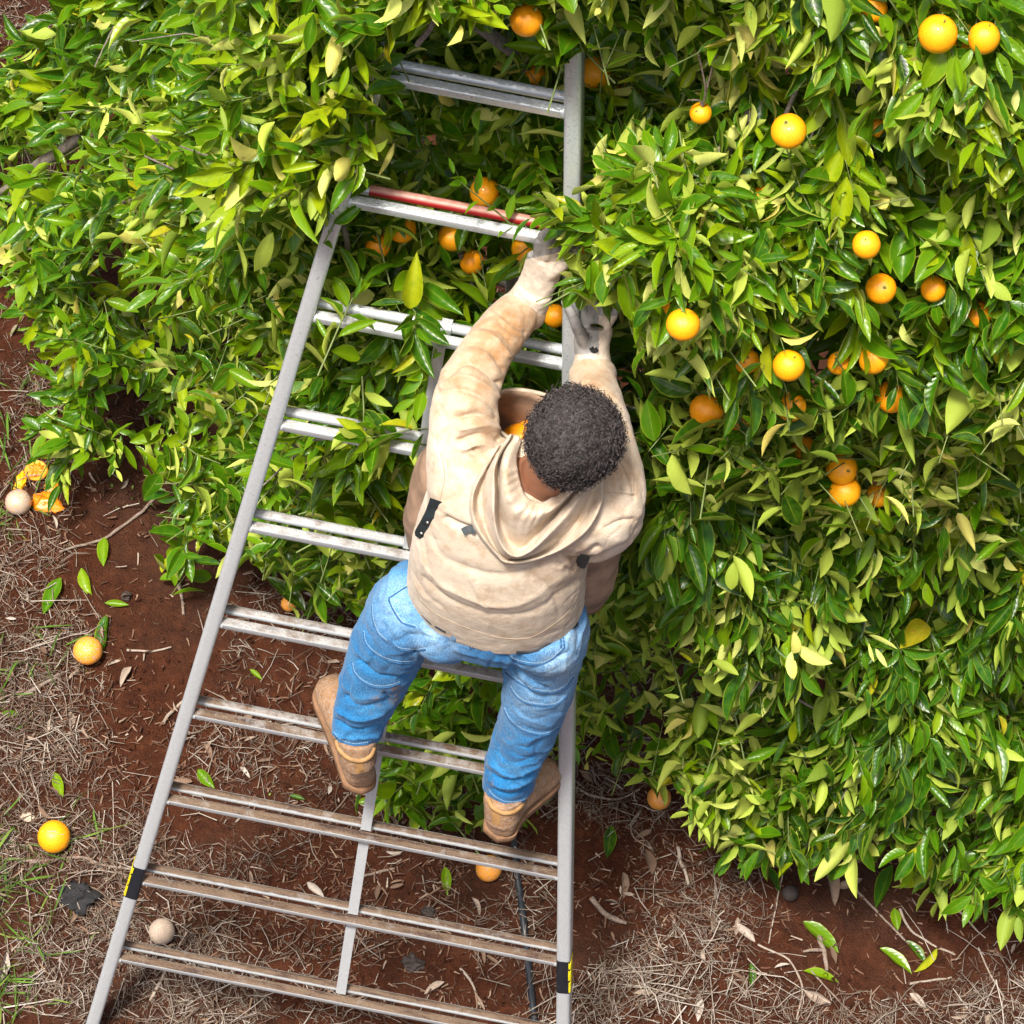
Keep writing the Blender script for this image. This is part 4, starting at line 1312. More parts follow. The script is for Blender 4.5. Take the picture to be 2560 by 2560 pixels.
zy = lambda y: 1450 + .3623 * y
STITCH = [
 [(498,180),(505,280),(540,370),(600,430)], [(440,360),(455,440),(520,510),(620,560),(730,575),(800,560)], [(362,580),(375,640),(430,700),(520,740),(610,738),(690,712)],
 [(660,460),(690,480),(790,490),(870,480)], [(1420,640),(1500,700),(1600,755),(1720,778),(1820,745),(1885,670)], [(1450,740),(1500,810),(1570,850),(1680,868),(1770,858),(1840,800)],
 [(1408,890),(1450,970),(1530,1035),(1640,1068),(1720,1060),(1780,1025)], [(1300,1455),(1340,1500),(1420,1540),(1520,1535),(1570,1510)], [(232,1060),(280,1110),(370,1140),(470,1130)],
 [(745,45),(700,70),(615,128)], [(615,128),(640,200),(690,280),(730,305),(800,325)], [(612,140),(655,220),(700,290)], [(1430,500),(1470,550),(1560,578),(1660,582),(1740,545),(1820,470)], [(1810,340),(1818,400),(1822,470)], [(1790,345),(1800,410),(1800,470)],
 [(1165,415),(1180,480)], [(1190,410),(1195,475)],
]
for pts in STITCH:
    q = [(zx(a), zy(b)) for a, b in pts]
    n = max(10, int(sum(math.hypot(q[i + 1][0] - q[i][0], q[i + 1][1] - q[i][1]) for i in range(len(q) - 1)) / 4))
    p_ = on_surface(BV_J, q, n, -.0012)
    if len(p_) > 3:
        sm = MB().tube(p_, .0026, 6).build('seam', M['seam'], jeans)
        p2 = on_surface(BV_J, [(a + .5, b - 4.2) for a, b in q], n, .0004)
        mb = MB()
        for i in range(0, len(p2) - 1, 1):
            mb.tube([p2[i] * .78 + p2[i + 1] * .22, p2[i] * .22 + p2[i + 1] * .78], .0008, 4)
        mb.build('stitching', M['thread'], sm)
for pts in ([(1040,1490),(1060,1525),(1085,1552),(1120,1572)], [(1290,1622),(1340,1619),(1390,1590),(1435,1555)]):
    p_ = on_surface(BV_J, pts, 16, -.004)
    if len(p_) > 3: MB().tube(p_, .013, 8, flat=.8).build('belt', M['belt'], jeans)

# boots
def boot(name_lab, foot, shaft, cuff_px, sole_z, heel, ball, toe, tab):
    """foot: stations heel -> toe (px, py, z of the middle, half width, half height)"""
    b = MB()
    C = np.array([np.r_[atZ(x, y, z), w, h] for x, y, z, w, h in foot])
    C = catmull(C, 4 * len(foot))
    T = np.gradient(C[:, :3], axis=0); T[:, 2] *= .4
    rings = []
    for i in range(len(C)):
        rr = ring(C[i, :3], T[i], C[i, 3], C[i, 4], 26, X=np.cross(nrm(T[i]), (0, 0, 1)))
        rr[:, 2] = np.maximum(rr[:, 2], sole_z + .010)
        rings.append(rr)
    b.loft(rings)
    limb(b, shaft, 24)
    me = remesh(b, 'boot', .0045, 5)
    sculpt(me, [], lambda V, N: .0016 * vnoise(V * 30) + .0007 * vnoise(V * 80))
    bt = link('boot', me, M['boot'], person, 'all', recalc=False)
    s = MB()
    outl = []
    for i in range(len(C)):
        sd = nrm(np.cross(nrm(T[i] * [1, 1, 0]), (0, 0, 1)))
        w = C[i, 3] * (1.06) + .002
        outl.append((C[i, :3], sd, w))
    fwd = nrm((C[-1, :3] - C[0, :3]) * [1, 1, 0])
    L_, R_ = [], []
    for c, sd, w in outl:
        L_.append(np.array([c[0], c[1], 0]) + sd * w); R_.append(np.array([c[0], c[1], 0]) - sd * w)
    loop = np.array(L_ + [np.array([C[-1, 0], C[-1, 1], 0]) + fwd * .012] + R_[::-1] + [np.array([C[0, 0], C[0, 1], 0]) - fwd * .010])
    cen = loop.mean(0)
    rings = [(loop - cen) * f + cen + (0, 0, z) for f, z in ((.97, sole_z - .013), (1.0, sole_z - .006), (1.0, sole_z + .008), (.98, sole_z + .013))]
    s.loft(rings)
    s.build('sole', M['sole'], bt)
    BV = bvh_of(bt)
    p_ = on_surface(BV, cuff_px, 26, .0)
    if len(p_) > 3: MB().tube(p_, .0065, 8).build('collar', M['boot_trim'], bt)
    g = [[cast(BV, x, y, .0018) for x in np.linspace(tab[0], tab[2], 6)] for y in np.linspace(tab[1], tab[3], 6)]
    if all(c is not None for r_ in g for c in r_): MB().grid(g).build('pull_tab', M['boot_trim'], bt)
    return bt
boot('left', [(903,1962,1.332,.020,.028),(902,1947,1.335,.036,.040),(895,1910,1.345,.041,.052),(880,1860,1.345,.042,.052),(862,1800,1.345,.046,.048),(842,1745,1.335,.051,.040),(830,1715,1.328,.047,.032),(822,1695,1.320,.028,.020)],
     [(895,1905,.285,.046),(893,1870,.300,.048),(893,1840,.315,.050)], [(842,1850),(848,1872),(870,1894),(900,1902),(925,1890),(935,1868)], 1.295, None, None, None, (889,1905,910,1935))
boot('right', [(1251,2084,1.328,.020,.028),(1254,2070,1.330,.036,.042),(1258,2040,1.342,.041,.052),(1283,2000,1.345,.041,.052),(1318,1965,1.345,.044,.048),(1352,1938,1.335,.045,.038),(1376,1922,1.326,.038,.028),(1390,1913,1.320,.022,.018)],
     [(1256,2045,.265,.046),(1257,2015,.280,.048),(1260,1985,.295,.050)], [(1222,2000),(1232,2018),(1258,2032),(1285,2028),(1305,2012)], 1.295, None, None, None, (1230,2030,1250,2062))
lc = on_surface(BV_J, [(893,1862),(903,1862)], 3, 0)
MB().sphere(atY(901, 1868, .31), (.030, .03, .022), 18, 10).build('sock', M['sock'], person)

# gloves with five fingers each
def glove(palm, fingers, cuff, knit_test, lab):
    b = MB()
    limb(b, cuff, 22)
    limb(b, palm, 22)
    for st in fingers:
        C = catmull(np.array([np.r_[atY(x, y, Y), r] for x, y, Y, r in st]), 9)
        b.tube(C[:, :3], C[:, 3], 10)
        b.sphere(C[-1, :3], C[-1, 3] * 1.02, 10, 8)
    me = remesh(b, 'glove', .0030, 3)
    sculpt(me, [], lambda V, N: .0012 * vnoise(V * 45) + .0006 * vnoise(V * 120))
    g = link('glove', me, [M['glove_knit'], M['glove_rubber']], person, 'all', recalc=False)
    cen = np.array([np.mean([mesh_np(me)[i] for i in p.vertices], 0) for p in me.polygons])
    x, y, _ = proj(cen)
    me.polygons.foreach_set('material_index', np.where(knit_test(x, y), 0, 1).astype(np.int32))
    me.update()
    return g
gl = glove([(1336,725,.868,.040,.030),(1352,685,.876,.042,.024),(1366,648,.882,.043,.020)],
      [[(1350,652,.880,.0125),(1346,620,.884,.0122),(1352,594,.888,.0115),(1372,578,.898,.0105)],
       [(1366,642,.882,.013),(1368,608,.886,.0125),(1382,584,.892,.0118),(1404,580,.905,.0105)],
       [(1382,644,.886,.0125),(1390,610,.894,.0118),(1406,594,.902,.011),(1424,592,.912,.0095)],
       [(1396,652,.888,.0112),(1408,626,.896,.0105),(1422,614,.904,.0095),(1434,614,.912,.0088)],
       [(1374,688,.868,.0145),(1398,672,.862,.0135),(1418,654,.866,.0122),(1430,642,.874,.0105)]],
      [(1316,766,.858,.047),(1326,745,.863,.045),(1340,720,.870,.042)],
      lambda x, y: y > 641 - (x - 1350) * .2, 'left')
gr = glove([(1481,895,.815,.038,.030),(1480,860,.835,.041,.026),(1484,820,.86,.043,.020)],
      [[(1466,815,.862,.0115),(1459,775,.885,.011),(1456,742,.905,.0105),(1450,715,.92,.0095)],
       [(1482,808,.868,.0118),(1484,765,.895,.0112),(1484,728,.915,.0108),(1478,700,.93,.0095)],
       [(1500,810,.868,.0115),(1510,768,.893,.011),(1513,735,.91,.0105),(1506,708,.925,.0095)],
       [(1516,820,.862,.0105),(1536,785,.88,.0098),(1547,758,.893,.0092),(1550,735,.905,.0085)],
       [(1462,858,.825,.0150),(1446,822,.828,.0138),(1432,790,.838,.0125),(1413,756,.852,.0105)]],
      [(1481,920,.80,.0445),(1481,908,.808,.043),(1481,890,.822,.041)],
      lambda x, y: (y > 886) | (x > 1497 - (860 - y) * .0) & (y > 790), 'right')
# creases across the rubber palm
BG = bvh_of(gr)
for pts in ([(1445,835),(1462,822),(1482,818)], [(1442,850),(1465,834),(1486,832)], [(1468,868),(1476,845),(1488,838)], [(1476,880),(1482,856),(1492,850)], [(1426,790),(1436,786),(1446,780)]):
    p_ = on_surface(BG, pts, 10, -.0004)
    if len(p_) > 3: MB().tube(p_, .0016, 5).build('crease', M['glove_rubber'], gr)
p_ = on_surface(BG, [(1478,868),(1484,878),(1494,872)], 6, .0006)
if len(p_) > 3: MB().tube(p_, .0055, 7).build('worn_hole', M['sock'], gr)
wr_ = atY(1482, 926, .795); wd = nrm(atY(1481, 895, .815) - wr_)
MB().loft([ring(wr_ + wd * q, wd, .0475 + g, .0475 + g, 30) for q, g in ((-.004, 0), (-.003, .003), (.005, .003), (.006, 0))]).build('wristband', M['belt'], person)

# ------------------------------------------------------------------ picking bag worn on the chest
bg = empty('picking_bag', atY(1285, 1300, .58), 'dirty tan canvas picking bag worn on the chest, its rim open beside the dark hair', 'bag')
BAG = [(1292,1490,.53,.215,.085),(1286,1440,.545,.238,.105),(1283,1370,.56,.248,.11),(1285,1290,.575,.250,.11),(1296,1215,.59,.235,.105),(1330,1130,.61,.175,.095),(1362,1060,.63,.128,.085)]
C = catmull(np.array([np.r_[atY(a[0], a[1], a[2]), a[3], a[4]] for a in BAG]), 31)
T = np.gradient(C[:, :3], axis=0)
rings = [ring(C[i, :3], T[i], C[i, 3], C[i, 4], 44, XW, .85) for i in range(len(C))]
inner = [ring(C[i, :3], T[i], C[i, 3] - .006, C[i, 4] - .006, 44, XW, .85) for i in range(len(C) - 1, 20, -1)]
mb = MB().loft(rings + inner)
V = mb.v[0]
mb.v[0] = V + nrm(V - V.mean(0)) * (.012 * vnoise(V * 11) + .006 * vnoise(V * 27))[:, None]
bb = mb.build('bag_body', M['canvas'], bg, 'all')
MB().tube(np.vstack([rings[-1], rings[-1][:1]]), .0050, 8, caps=False).build('rim', M['canvas_rim'], bg)
def strap(pts, w, th, name='strap', bv=BV_H, off=.007):
    c = on_surface(bv, pts, 14, off)
    c = catmull(c[::4] if len(c) > 8 else c, 14)
    tan = nrm(np.gradient(c, axis=0)); vd = nrm(CAM - c); sd = nrm(np.cross(tan, vd))
    taper = np.ones(len(c)); taper[-1] = .55; taper[-2] = .92
    G = []
    for i in range(len(c)):
        G.append(np.array([c[i] - sd[i] * w * taper[i], c[i] - sd[i] * w * taper[i] + vd[i] * th, c[i] + sd[i] * w * taper[i] + vd[i] * th, c[i] + sd[i] * w * taper[i]]))
    return MB().loft(G).build(name, M['strap'], bg), c
sl_, c = strap([(1092,1250),(1078,1288),(1060,1322),(1042,1352)],   .015, .005)
for i in (7, 11):
    MB().sphere(c[i] + nrm(CAM - c[i]) * .006, .0035, 10, 6).build('rivet', M['rivet'], sl_)
strap([(1462,1388),(1455,1405),(1447,1420)], .0125, .005)
strap([(1156,1330),(1175,1322),(1192,1332)], .008, .005, 'buckle')
place_orange(atY(1297, 1104, .66), .042, 'orange fruit lying in shade inside the open canvas bag', 'orange_ripe', 'oranges in the picking bag', k=1)
place_orange(atY(1330, 1092, .68), .042, 'orange fruit in the bag half hidden by the dark strap end', 'orange_ripe', 'oranges in the picking bag', k=2)

# ------------------------------------------------------------------ fallen fruit
G_F = 'fruit fallen on the soil'
def fallen(px, py, dpx, label, mat, k=0, sink=.12, sq=1.0, up=None, calyx=False):
    p = gpt(px, py); _, _, dep = proj(p); r = dpx / 2 * dep / FPX
    p = gpt(px, py + 0, r * .8); p[2] = float(gz(p[0], p[1])) + r * (1 - sink)
    o = place_orange(p, r, label, mat, G_F, up, calyx, k)
    return o, p, r
o1, p1, r1 = fallen(135, 2092, 82, 'whole bright orange fruit with a pale scar lying on dry grass left of the ladder', 'orange', 2, up=(0, -.4, 1))
sc = MB()
arc = []
for t in np.linspace(-.85, .85, 15):
    d = nrm(np.array([math.sin(t), -.10 + .05 * math.sin(t * 9), .95 * math.cos(t) + .25])); arc.append(d * 1.003)
arc = np.array(arc)
o1.rotation_euler = (0, 0, 0)
sc.tube(arc, .045 + .02 * rng.random(15), 6, flat=.3)
scar = sc.build('pale_scar', M['white_mould'], None, True); scar.parent = o1
fallen(220, 1628, 74, 'half rotten orange fruit with grey skin lying on the brown soil strip', 'half_mould', 1)
o2, p2, r2 = fallen(46, 1258, 66, 'grey mould covered orange fruit at the left edge', 'mould', 3)
def lumpy(name, px, py, dpx, label, cat, mat, sq=(1, 1, .6), rough=.25, k=0, group=None, nf=2.2):
    p = gpt(px, py); _, _, dep = proj(p); r = dpx / 2 * dep / FPX
    mb = MB().sphere((0, 0, 0), 1, 36, 24)
    P = mb.v[0]
    mb.v[0] = P * (1 + rough * fbm(P * nf + k * 9.1, 4))[:, None] * np.array(sq) * r
    at = p + np.array([0, 0, r * sq[2] * .55])
    mb.v[0] = mb.v[0] + at
    o = mb.build(name, M[mat], None, True, at)
    return tag(o, label, cat, group), p, r
hs_, p_, r_ = lumpy('orange_half', 91, 1182, 56, 'cut orange half with its pulp side up at the left edge', 'orange', 'pulp', (1, 1, .45), .06, 1, G_F)
MB().loft([np.array([(math.cos(t) * r_ * f, math.sin(t) * r_ * f, h) for t in np.linspace(0, 6.283, 28, endpoint=False)]) for f, h in ((1.0, r_ * .1), (1.05, r_ * .22), (.92, r_ * .38), (.86, r_ * .34))]).build('rind', M['pith'], None).parent = hs_
for j in range(9):
    a = j * .698
    s_ = MB().sphere((math.cos(a) * r_ * .48, math.sin(a) * r_ * .48, r_ * .40), (r_ * .36, r_ * .13, r_ * .07), 10, 6, R=[[math.cos(a), -math.sin(a), 0], [math.sin(a), math.cos(a), 0], [0, 0, 1]]).build('pulp_segment', M['pulp'], None)
    s_.parent = hs_
lumpy('orange_peel', 52, 1205, 50, 'torn strip of orange peel beside the cut half', 'peel', 'orange', (.5, 1.1, .25), .3, 4, G_F)
lumpy('squashed_orange', 118, 1262, 74, 'squashed orange pulp right of the mouldy fruit', 'orange', 'pulp', (1.05, .72, .38), .24, 7, G_F, 2.4)
lumpy('squashed_orange', 132, 1222, 44, 'small broken orange piece under the dark leaf tips', 'orange', 'pulp', (1, .7, .4), .28, 9, G_F, 2.4)
fallen(1222, 2172, 66, 'cracked pale orange fruit lying under the third rung near the black hose', 'half_mould', 4)
fallen(1648, 1995, 60, 'orange fruit on the ground half under drooping leaves right of the ladder', 'half_mould', 0)
fallen(722, 1510, 40, 'dull orange fruit on the ground below the leaves by the left knee', 'half_mould', 2)
fallen(405, 2330, 66, 'white mouldy fruit beside the lowest rung near the left stile', 'white_mould', 3)
fallen(1975, 2234, 42, 'black rotten fruit on the soil under the right skirt of leaves', 'rotten', 1)
lumpy('rotten_orange', 96, 612, 68, 'grey rotten orange lump on bare soil at the left below the branches', 'orange', 'mould', (1.1, .9, .6), .35, 11, G_F)
fallen(164, 522, 58, 'orange fruit glimpsed on the ground between leaves at the upper left', 'orange_ripe', 4)
lumpy('stone', 70, 2046, 34, 'small pale stone just above the whole fallen orange', 'stone', 'stone', (1.1, .75, .6), .2, 3)
lumpy('charred_stump', 196, 2246, 84, 'black charred stump remnant in the dry grass left of the ladder', 'stump', 'char', (1.0, .9, .5), .42, 5, None, 2.6)
lumpy('dry_fruit_husk', 1030, 2410, 50, 'brown dried fruit husk between the two lowest rungs', 'husk', 'rotten', (1.1, .9, .5), .4, 13)
lumpy('dark_fruit', 316, 1493, 24, 'tiny shrivelled black fruit on the soil strip', 'fruit', 'rotten', (1, 1, .8), .3, 15)
lumpy('dark_fruit', 1072, 2278, 34, 'shrivelled dark fruit just above the second rung', 'fruit', 'rotten', (1, .8, .6), .35, 17)

# black irrigation hose running under the ladder
hp_ = [(1230,1850),(1262,2000),(1284,2093),(1292,2180),(1304,2265),(1314,2350),(1322,2420),(1334,2535),(1350,2680),(1362,2850)]
C = np.array([gpt(x, y, .008) for x, y in catmull(hp_, 50)])
hose = MB().tube(C, .0105, 12).build('irrigation_hose', M['hose'])
tag(hose, 'black irrigation hose on the ground running under the right side of the ladder', 'hose')

# ------------------------------------------------------------------ sticks
G_S = 'sticks lying on the ground'
STICKS = [
 ([(412,1228),(345,1288),(261,1348),(149,1383)], 8, 'stick', 'long curved brown stick below the left skirt of leaves'),
 ([(447,1465),(456,1500),(459,1542)], 8, 'stick', 'short upright stick below the leaf sprig left of the ladder'),
 ([(317,1626),(370,1632),(428,1621)], 6, 'pale_stick', 'pale forked stick across the brown soil strip'),
 ([(150,1690),(110,1712),(47,1748)], 11, 'stick', 'broad curved bark piece in grass above the left edge'),
 ([(15,2151),(110,2156),(196,2146),(260,2165),(330,2176)], 8, 'stick', 'long knobbly stick below the whole fallen orange'),
 ([(408,1808),(432,1782),(461,1756)], 8, 'pale_stick', 'grey flat stick touching the left stile at the fourth rung'),
 ([(377,2503),(418,2420),(468,2334)], 7, 'pale_stick', 'pale stick crossing under the lowest rung'),
 ([(282,1955),(284,2050),(284,2158)], 2.6, 'pale_stick', 'thin straight straw standing between orange and left stile'),
 ([(1437,1972),(1490,1996),(1545,2000),(1600,1976)], 5, 'pale_stick', 'bent pale stick right of the right boot'),
 ([(1600,2030),(1578,2060),(1583,2095),(1634,2127)], 5, 'stick', 'hooked grey stick below the half hidden orange'),
 ([(1693,2122),(1707,2170),(1722,2220)], 9, 'pale_stick', 'thick pale stick below the lowest leaves right of the ladder'),
 ([(1479,2247),(1505,2280),(1535,2300),(1566,2314)], 13, 'stick', 'gnarled root clod right of the right stile'),
 ([(1148,2424),(1180,2460),(1198,2515)], 6, 'pale_stick', 'bent pale stick left of the black hose'),
 ([(2126,2214),(2200,2290),(2272,2364)], 6, 'stick', 'straight brown stick on bare soil under the right leaves'),
 ([(2247,2275),(2275,2325),(2320,2358),(2386,2390)], 6, 'pale_stick', 'kinked pale stick right of the straight brown one'),
 ([(2273,2462),(2320,2455),(2378,2446)], 6, 'pale_stick', 'short level stick near the lower right corner'),
 ([(2387,2268),(2425,2310),(2463,2347)], 5, 'pale_stick', 'pale stick poking from the leaf edge at the far right'),
 ([(1958,2177),(1938,2270),(1921,2360)], 4, 'pale_stick', 'thin upright stick beside the black rotten fruit'),
 ([(2026,2427),(2090,2498),(2152,2562)], 4, 'stick', 'thin slanting stick leaving the lower edge'),
 ([(1893,2363),(1972,2405),(2005,2475),(1990,2550)], 5, 'pale_stick', 'zigzag whitish stalk in the lower right straw'),
 ([(2051,2345),(2057,2390),(2062,2430)], 12, 'stick', 'stubby brown forked stick beside a green leaf'),
 ([(2445,2370),(2470,2430),(2510,2500)], 4, 'pale_stick', 'grey bent stalk in the lower right corner'),
 ([(560,2225),(590,2218),(640,2205)], 5, 'stick', 'dark short stick between the second and third rung'),
 ([(905,2190),(950,2182),(985,2176)], 7, 'stick', 'short stub of wood above the second rung'),
]
for pts, rp, mt, lab in STICKS:
    P2 = catmull(pts, 16)
    C = np.array([gpt(x, y, 0.0) for x, y in P2]); _, _, dep = proj(C[0]); r = rp * .55 * dep / FPX
    C[:, 2] += r * .9 + .004
    C += np.stack([vnoise(C * 26 + q * 5) for q in range(3)], 1) * r * .7
    rr = r * (1 + .25 * vnoise(C * 40 + 2)) * np.linspace(1.1, .75, 16)
    o = MB().tube(C - C[0], rr, 8).build('stick', M[mt], None, True)
    o.location = Vector(C[0])
    tag(o, lab, 'stick', G_S)
    if 'fork' in lab:
        i = 6; d = nrm(np.cross(C[i + 1] - C[i], (0, 0, 1)))
        MB().tube([C[i], C[i] + d * r * 5 + (0, 0, r), C[i] + d * r * 8], [r * .8, r * .6, r * .4], 7).build('side_twig', M[mt], o)

# ------------------------------------------------------------------ fallen leaves
G_L = 'single leaves fallen on the soil'
FL = [
 (258,1378,95,82,.72,'leaf','upright yellow green fallen leaf under the long curved stick'),
 (213,1456,75,88,.82,'leaf','yellow fallen leaf left of the soil strip'),
 (130,1490,115,120,.55,'leaf','dark fallen leaf with yellow rim in the grey grass'),
 (292,1510,5,72,.70,'leaf','level light green fallen leaf on the soil strip'),
 (258,1590,100,130,.30,'leaf','deep green fallen leaf above the half rotten orange'),
 (28,1784,0,60,.55,'leaf','green fallen leaf at the left edge among grass'),
 (147,1962,70,78,.80,'leaf','yellow green fallen leaf above the whole orange'),
 (515,1947,50,74,.62,'leaf','green fallen leaf between the third and fourth rung'),
 (743,1994,15,50,.22,'leaf','small dark green fallen leaf left of the centre brace'),
 (640,1686,40,48,.75,'leaf','light green fallen leaf left of the left boot'),
 (1523,2105,98,100,.12,'leaf','long dark green fallen leaf right of the right stile'),
 (1560,2212,88,80,.55,'dry_leaf','brownish green fallen leaf above the root clod'),
 (1623,2156,80,84,.30,'dry_leaf','yellow brown fallen leaf on bare soil'),
 (1116,2202,85,84,.74,'leaf','bright fallen leaf left of the cracked orange'),
 (1930,2196,60,92,.28,'leaf','broad dark fallen leaf left of the black rotten fruit'),
 (2210,2216,110,138,.36,'leaf','broad upright green leaf on bare soil at the right'),
 (2054,2342,40,142,.66,'leaf','light green fallen leaf over the stubby forked stick'),
 (2057,2440,15,118,.78,'leaf','yellow green fallen leaf under the stubby forked stick'),
 (1879,2440,85,78,.20,'leaf','small dark green fallen leaf in the straw'),
 (2242,2400,35,124,.70,'leaf','curled light green fallen leaf at the lower right'),
 (2290,2382,50,96,.25,'leaf','dark fallen leaf joined to a yellowing one'),
 (2316,2402,130,96,.97,'leaf','yellowing fallen leaf with brown tip'),
 (2240,2298,80,66,.72,'leaf','short pale green fallen leaf beside the kinked stick'),
 (2079,2219,80,110,.62,'dry_leaf','tan dry leaf standing on bare soil'),
 (2121,2207,-15,90,.70,'dry_leaf','tan curled leaf at the end of the straight stick'),
 (1865,2332,40,78,.9,'dry_leaf','white bleached leaf in the litter right of centre'),
 (1747,2520,95,84,.92,'dry_leaf','white bleached leaf in the thick pale straw'),
 (2296,2500,45,66,.9,'dry_leaf','white bleached leaf near the lower right corner'),
 (2042,2494,25,92,.85,'dry_leaf','pale curled leaf roll at the lower edge'),
 (790,2225,40,70,.95,'dry_leaf','whitish dry leaf right of the centre of the second rung'),
 (315,1690,120,70,.85,'dry_leaf','grey dry leaf upright on the soil strip'),
 (1085,2470,150,74,.85,'dry_leaf','pale dry leaf above the lowest rung'),
 (8,2420,100,90,.9,'dry_leaf','large bleached dry leaf cut by the left edge'),
]
for x, y, ang, ln, rn, mt, lab in FL:
    ln = ln * .84
    a = math.radians(ang)
    p = gpt(x - math.cos(a) * ln / 2, y - math.sin(a) * ln / 2, .012); q = gpt(x + math.cos(a) * ln / 2, y + math.sin(a) * ln / 2, .012)
    L1 = np.linalg.norm(q - p)
    one = np.ones(1)
    Vf, uvf = leaf_arrays(np.zeros((1, 3)), (q - p)[None], np.array([[rng.normal(0, .3), rng.normal(-.2, .3), 1.0]]), one * L1, one * L1 * (rng.uniform(.17, .24)), one * (rng.uniform(.4, 1.1) if mt == 'leaf' else rng.uniform(.9, 1.8)), one * rng.uniform(-.1, .2), one * rng.normal(0, .25), one * .1, one * rn, 5)
    if mt == 'dry_leaf': Vf = Vf + (.006 * vnoise(Vf[0] * 40 + x))[None, :, None] * np.array([.3, .3, 1])
    o = np_mesh('fallen_leaf', Vf[0], f5, M[mt], None, {'rnd': np.full(nv5, rn)}, uvf)
    o.location = Vector(p)
    tag(o, lab, 'leaf', G_L)

# ------------------------------------------------------------------ litter: straw, chips, dry leaves, grass
def density(px, py, spots, base):
    r = np.full(px.shape, base)
    for x, y, rx, ry, a in spots:
        r = r + a * np.exp(-((px - x) / rx) ** 2 - ((py - y) / ry) ** 2)
    return r
def scatter(n, spots, base, lo=.0):
    px, py = rng.uniform(-250, 2800, n), rng.uniform(-250, 2850, n)
    p = atZ(px, py, np.zeros(n))
    d = density(px, py, spots, base) * (1 + .9 * vnoise(p * 6) + .5 * vnoise(p * 17 + 4))
    k = rng.random(n) < np.clip(d, lo, 1)
    q = p[k]; q[:, 2] = gz(q[:, 0], q[:, 1])
    return q
def rods(name, n, spots, base, l0, l1, r0, r1, mat, bow=.12, k=3, hz=.012, rb=None, tilt=.12):
    C = scatter(n, spots, base)
    m = len(C); a = rng.uniform(0, 6.283, m)
    L1 = np.exp(rng.uniform(np.log(l0), np.log(l1), m))
    D = np.stack([np.cos(a), np.sin(a), rng.normal(0, tilt, m)], 1)
    R = rng.uniform(r0, r1, m)
    C[:, 2] += R + np.abs(rng.normal(0, hz, m))
    A, B = C - D * L1[:, None] / 2, C + D * L1[:, None] / 2
    for Q in (A, B):
        g = gz(Q[:, 0], Q[:, 1]) + R * .5
        Q[:, 2] = np.maximum(Q[:, 2], g)
    rn = np.clip(rng.beta(1.6, 1.6, m) if rb is None else rng.beta(*rb, m), 0, 1)
    V, F, r_ = sticks_mesh(A, B, R, rng.normal(0, bow, m) * L1, rn, k)
    o = np_mesh(name, V, F, M[mat], None, {'rnd': r_}, kind='stuff')
    return o
GREY = [(400,1600,120,330,-.5),(330,1330,110,90,-.3),(2230,2350,330,150,-.6),(1450,2350,60,160,-.3),(1050,2420,160,60,-.2),(60,1560,150,180,.9),(70,1900,150,230,1.0),(330,2080,110,110,.8),(420,2440,230,130,.9),(150,2420,170,220,.9),(620,1880,200,90,.8),(560,2130,160,70,.5),(700,2520,260,60,.7),
        (900,2330,130,60,.3),(1560,1990,170,90,.6),(1800,2290,150,110,.7),(1640,2480,220,110,1.2),(2480,2480,160,110,.9),(2100,2520,250,60,.5),(1250,2260,110,120,.4),(70,1000,120,160,.5),(20,30,160,60,.6),
        (120,420,140,120,.4),(700,1560,250,80,.7),(1150,1950,200,100,.4)]
tag(rods('straw', 70000, GREY, .04, .015, .12, .0009, .0024, 'straw', .16), 'dry brown and grey straw scattered on the red soil', 'straw')
PALE = [(1640,2500,230,90,1.0),(1480,2530,120,70,.7),(2520,2500,110,120,.8),(1850,2420,120,90,.3),(480,2480,140,80,.35),(80,1750,110,260,.30),(1330,2200,70,110,.35),(40,2420,90,150,.3)]
tag(rods('pale_straw', 15000, PALE, .010, .05, .22, .0011, .0026, 'pale_straw', .10, hz=.02), 'thick pale straw heaped at the lower right', 'straw')
GREY = GREY + [(60,1900,170,420,.35)]
tag(rods('fine_straw', 90000, GREY, .06, .008, .05, .0004, .0011, 'straw', .2, 3, .006), 'fine grey fibres of dry grass matted over the soil', 'straw')
CHIP = [(2230,2360,240,120,-.2),(400,1600,110,330,-.12),(620,1870,220,110,.9),(1050,2180,300,160,.6),(1600,2150,260,160,.6),(1850,2250,220,110,.5),(1100,2450,280,90,.5),(700,2250,260,160,.4),(200,1700,260,500,.35),(2200,2350,350,200,.25),(1150,1900,250,150,.6)]
tag(rods('wood_chips', 46000, CHIP, .15, .008, .045, .0012, .0040, 'chip', .05, 4, .006, (1.4, 1.9), .08), 'small brown wood chips and bark crumbs on the red soil', 'wood chips')
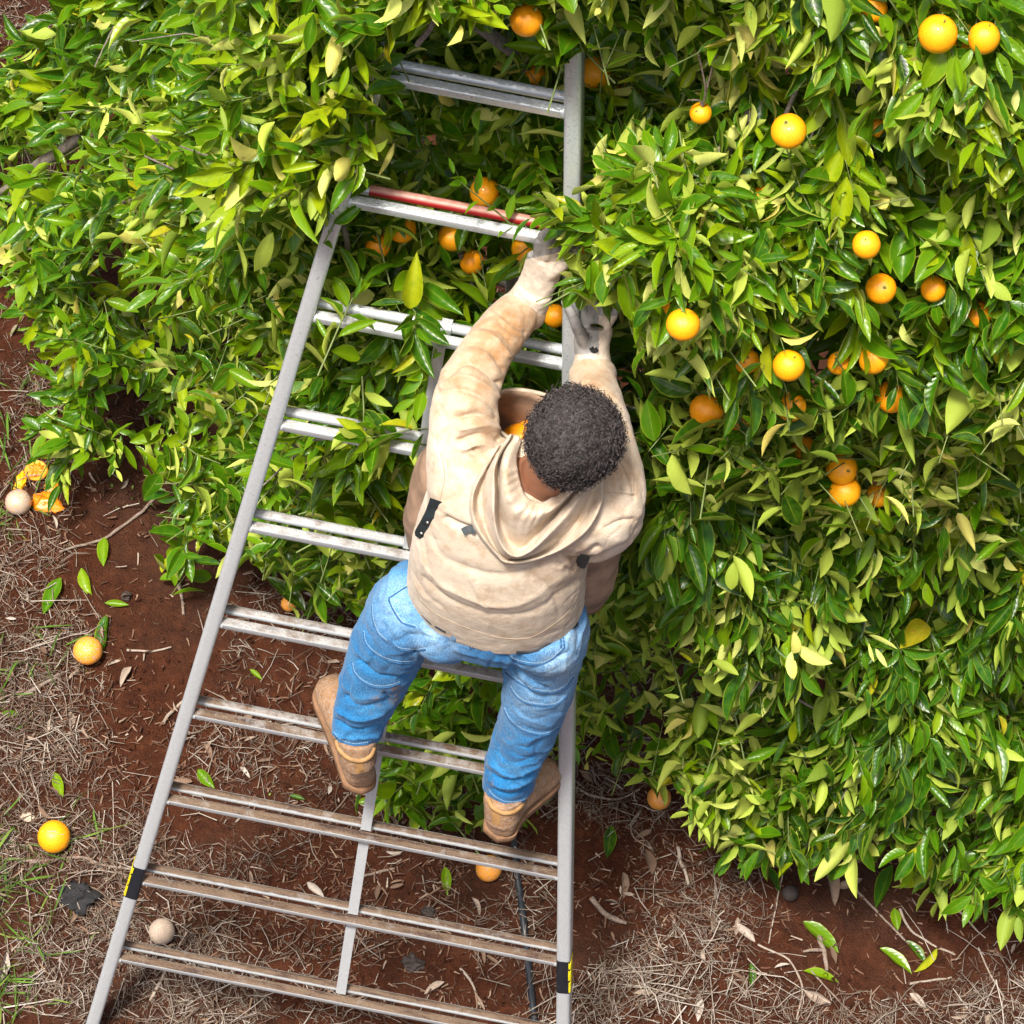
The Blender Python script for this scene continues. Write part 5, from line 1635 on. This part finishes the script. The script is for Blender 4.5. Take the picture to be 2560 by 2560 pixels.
# crumbs of soil
C = scatter(22000, [(400,1650,160,420,.5),(2200,2400,400,200,.6)], .35); m = len(C)
D = nrm(rng.normal(0, 1, (m, 3))); R = np.exp(rng.uniform(np.log(.0012), np.log(.009), m)); C[:, 2] += R * .4
V, F, r_ = sticks_mesh(C - D * R[:, None] * .9, C + D * R[:, None] * .9, R, R * 0, rng.random(m), 5)
np_mesh('soil_crumbs', V, F, M['soil'], None, kind='stuff')['label'] = 'loose crumbs of red soil'
def leaf_litter(name, n, spots, base, l0, l1, wr, fold, mat, upz, rb, hz=.010, bendr=.3):
    C = scatter(n, spots, base); m = len(C)
    a = rng.uniform(0, 6.283, m)
    D = np.stack([np.cos(a), np.sin(a), np.abs(rng.normal(0, upz, m)) * np.sign(upz)], 1)
    L1 = rng.uniform(l0, l1, m)
    C[:, 2] += np.abs(rng.normal(0, hz, m)) + .003
    rn = rng.beta(*rb, m)
    Nn = np.stack([rng.normal(0, .5, m), rng.normal(0, .5, m), np.ones(m)], 1)
    V, uvl = leaf_arrays(C, D, Nn, L1, L1 * rng.uniform(wr * .7, wr * 1.3, m), np.clip(rng.normal(fold, .4, m), .1, 2.0), rng.normal(.1, bendr, m), rng.normal(0, .6, m), np.abs(rng.normal(0, .15, m)), rn, 3)
    V[..., 2] = np.maximum(V[..., 2], (gz(V[..., 0], V[..., 1]) + .001))
    F = (f3[None] + (np.arange(m) * nv3)[:, None, None]).reshape(-1, 4)
    return np_mesh(name, V.reshape(-1, 3), F, M[mat], None, {'rnd': np.repeat(rn, nv3)}, np.tile(uvl, (m, 1)), 'stuff')
leaf_litter('dry_leaves', 7000, [(620,1870,200,110,.4),(60,1800,200,400,.15),(1650,2500,250,80,.4),(1800,2300,200,100,.2),(1100,1900,300,200,.3),(2500,2500,120,100,.2)], .035, .025, .065, .18, 1.3, 'dry_leaf', .1, (1.7, 1.5))['label'] = 'small curled dry leaves scattered on the ground'
leaf_litter('grass', 22000, [(20,2250,70,130,1.3),(60,2330,60,60,.8),(10,2480,90,110,1.0),(110,1640,60,70,.35),(45,1620,60,60,.5),(215,2060,40,40,.35),(20,1250,50,90,.5),(10,1010,60,90,.4),(250,2230,50,70,.2),(15,1720,40,60,.6),(110,2190,50,50,.3)], .0, .05, .14, .028, .4, 'grass', .55, (1.6, 1.8), .004, .5)['label'] = 'thin green grass tufts along the left edge'
leaf_litter('sprouts', 12000, [(330,1190,90,90,.25),(185,1400,70,50,.25),(455,1580,30,30,.2),(640,2020,250,200,.01),(160,1500,120,150,.05)], .004, .006, .013, .34, .3, 'grass', .4, (1.6, 1.8), .004)['label'] = 'tiny green sprouts in the soil'
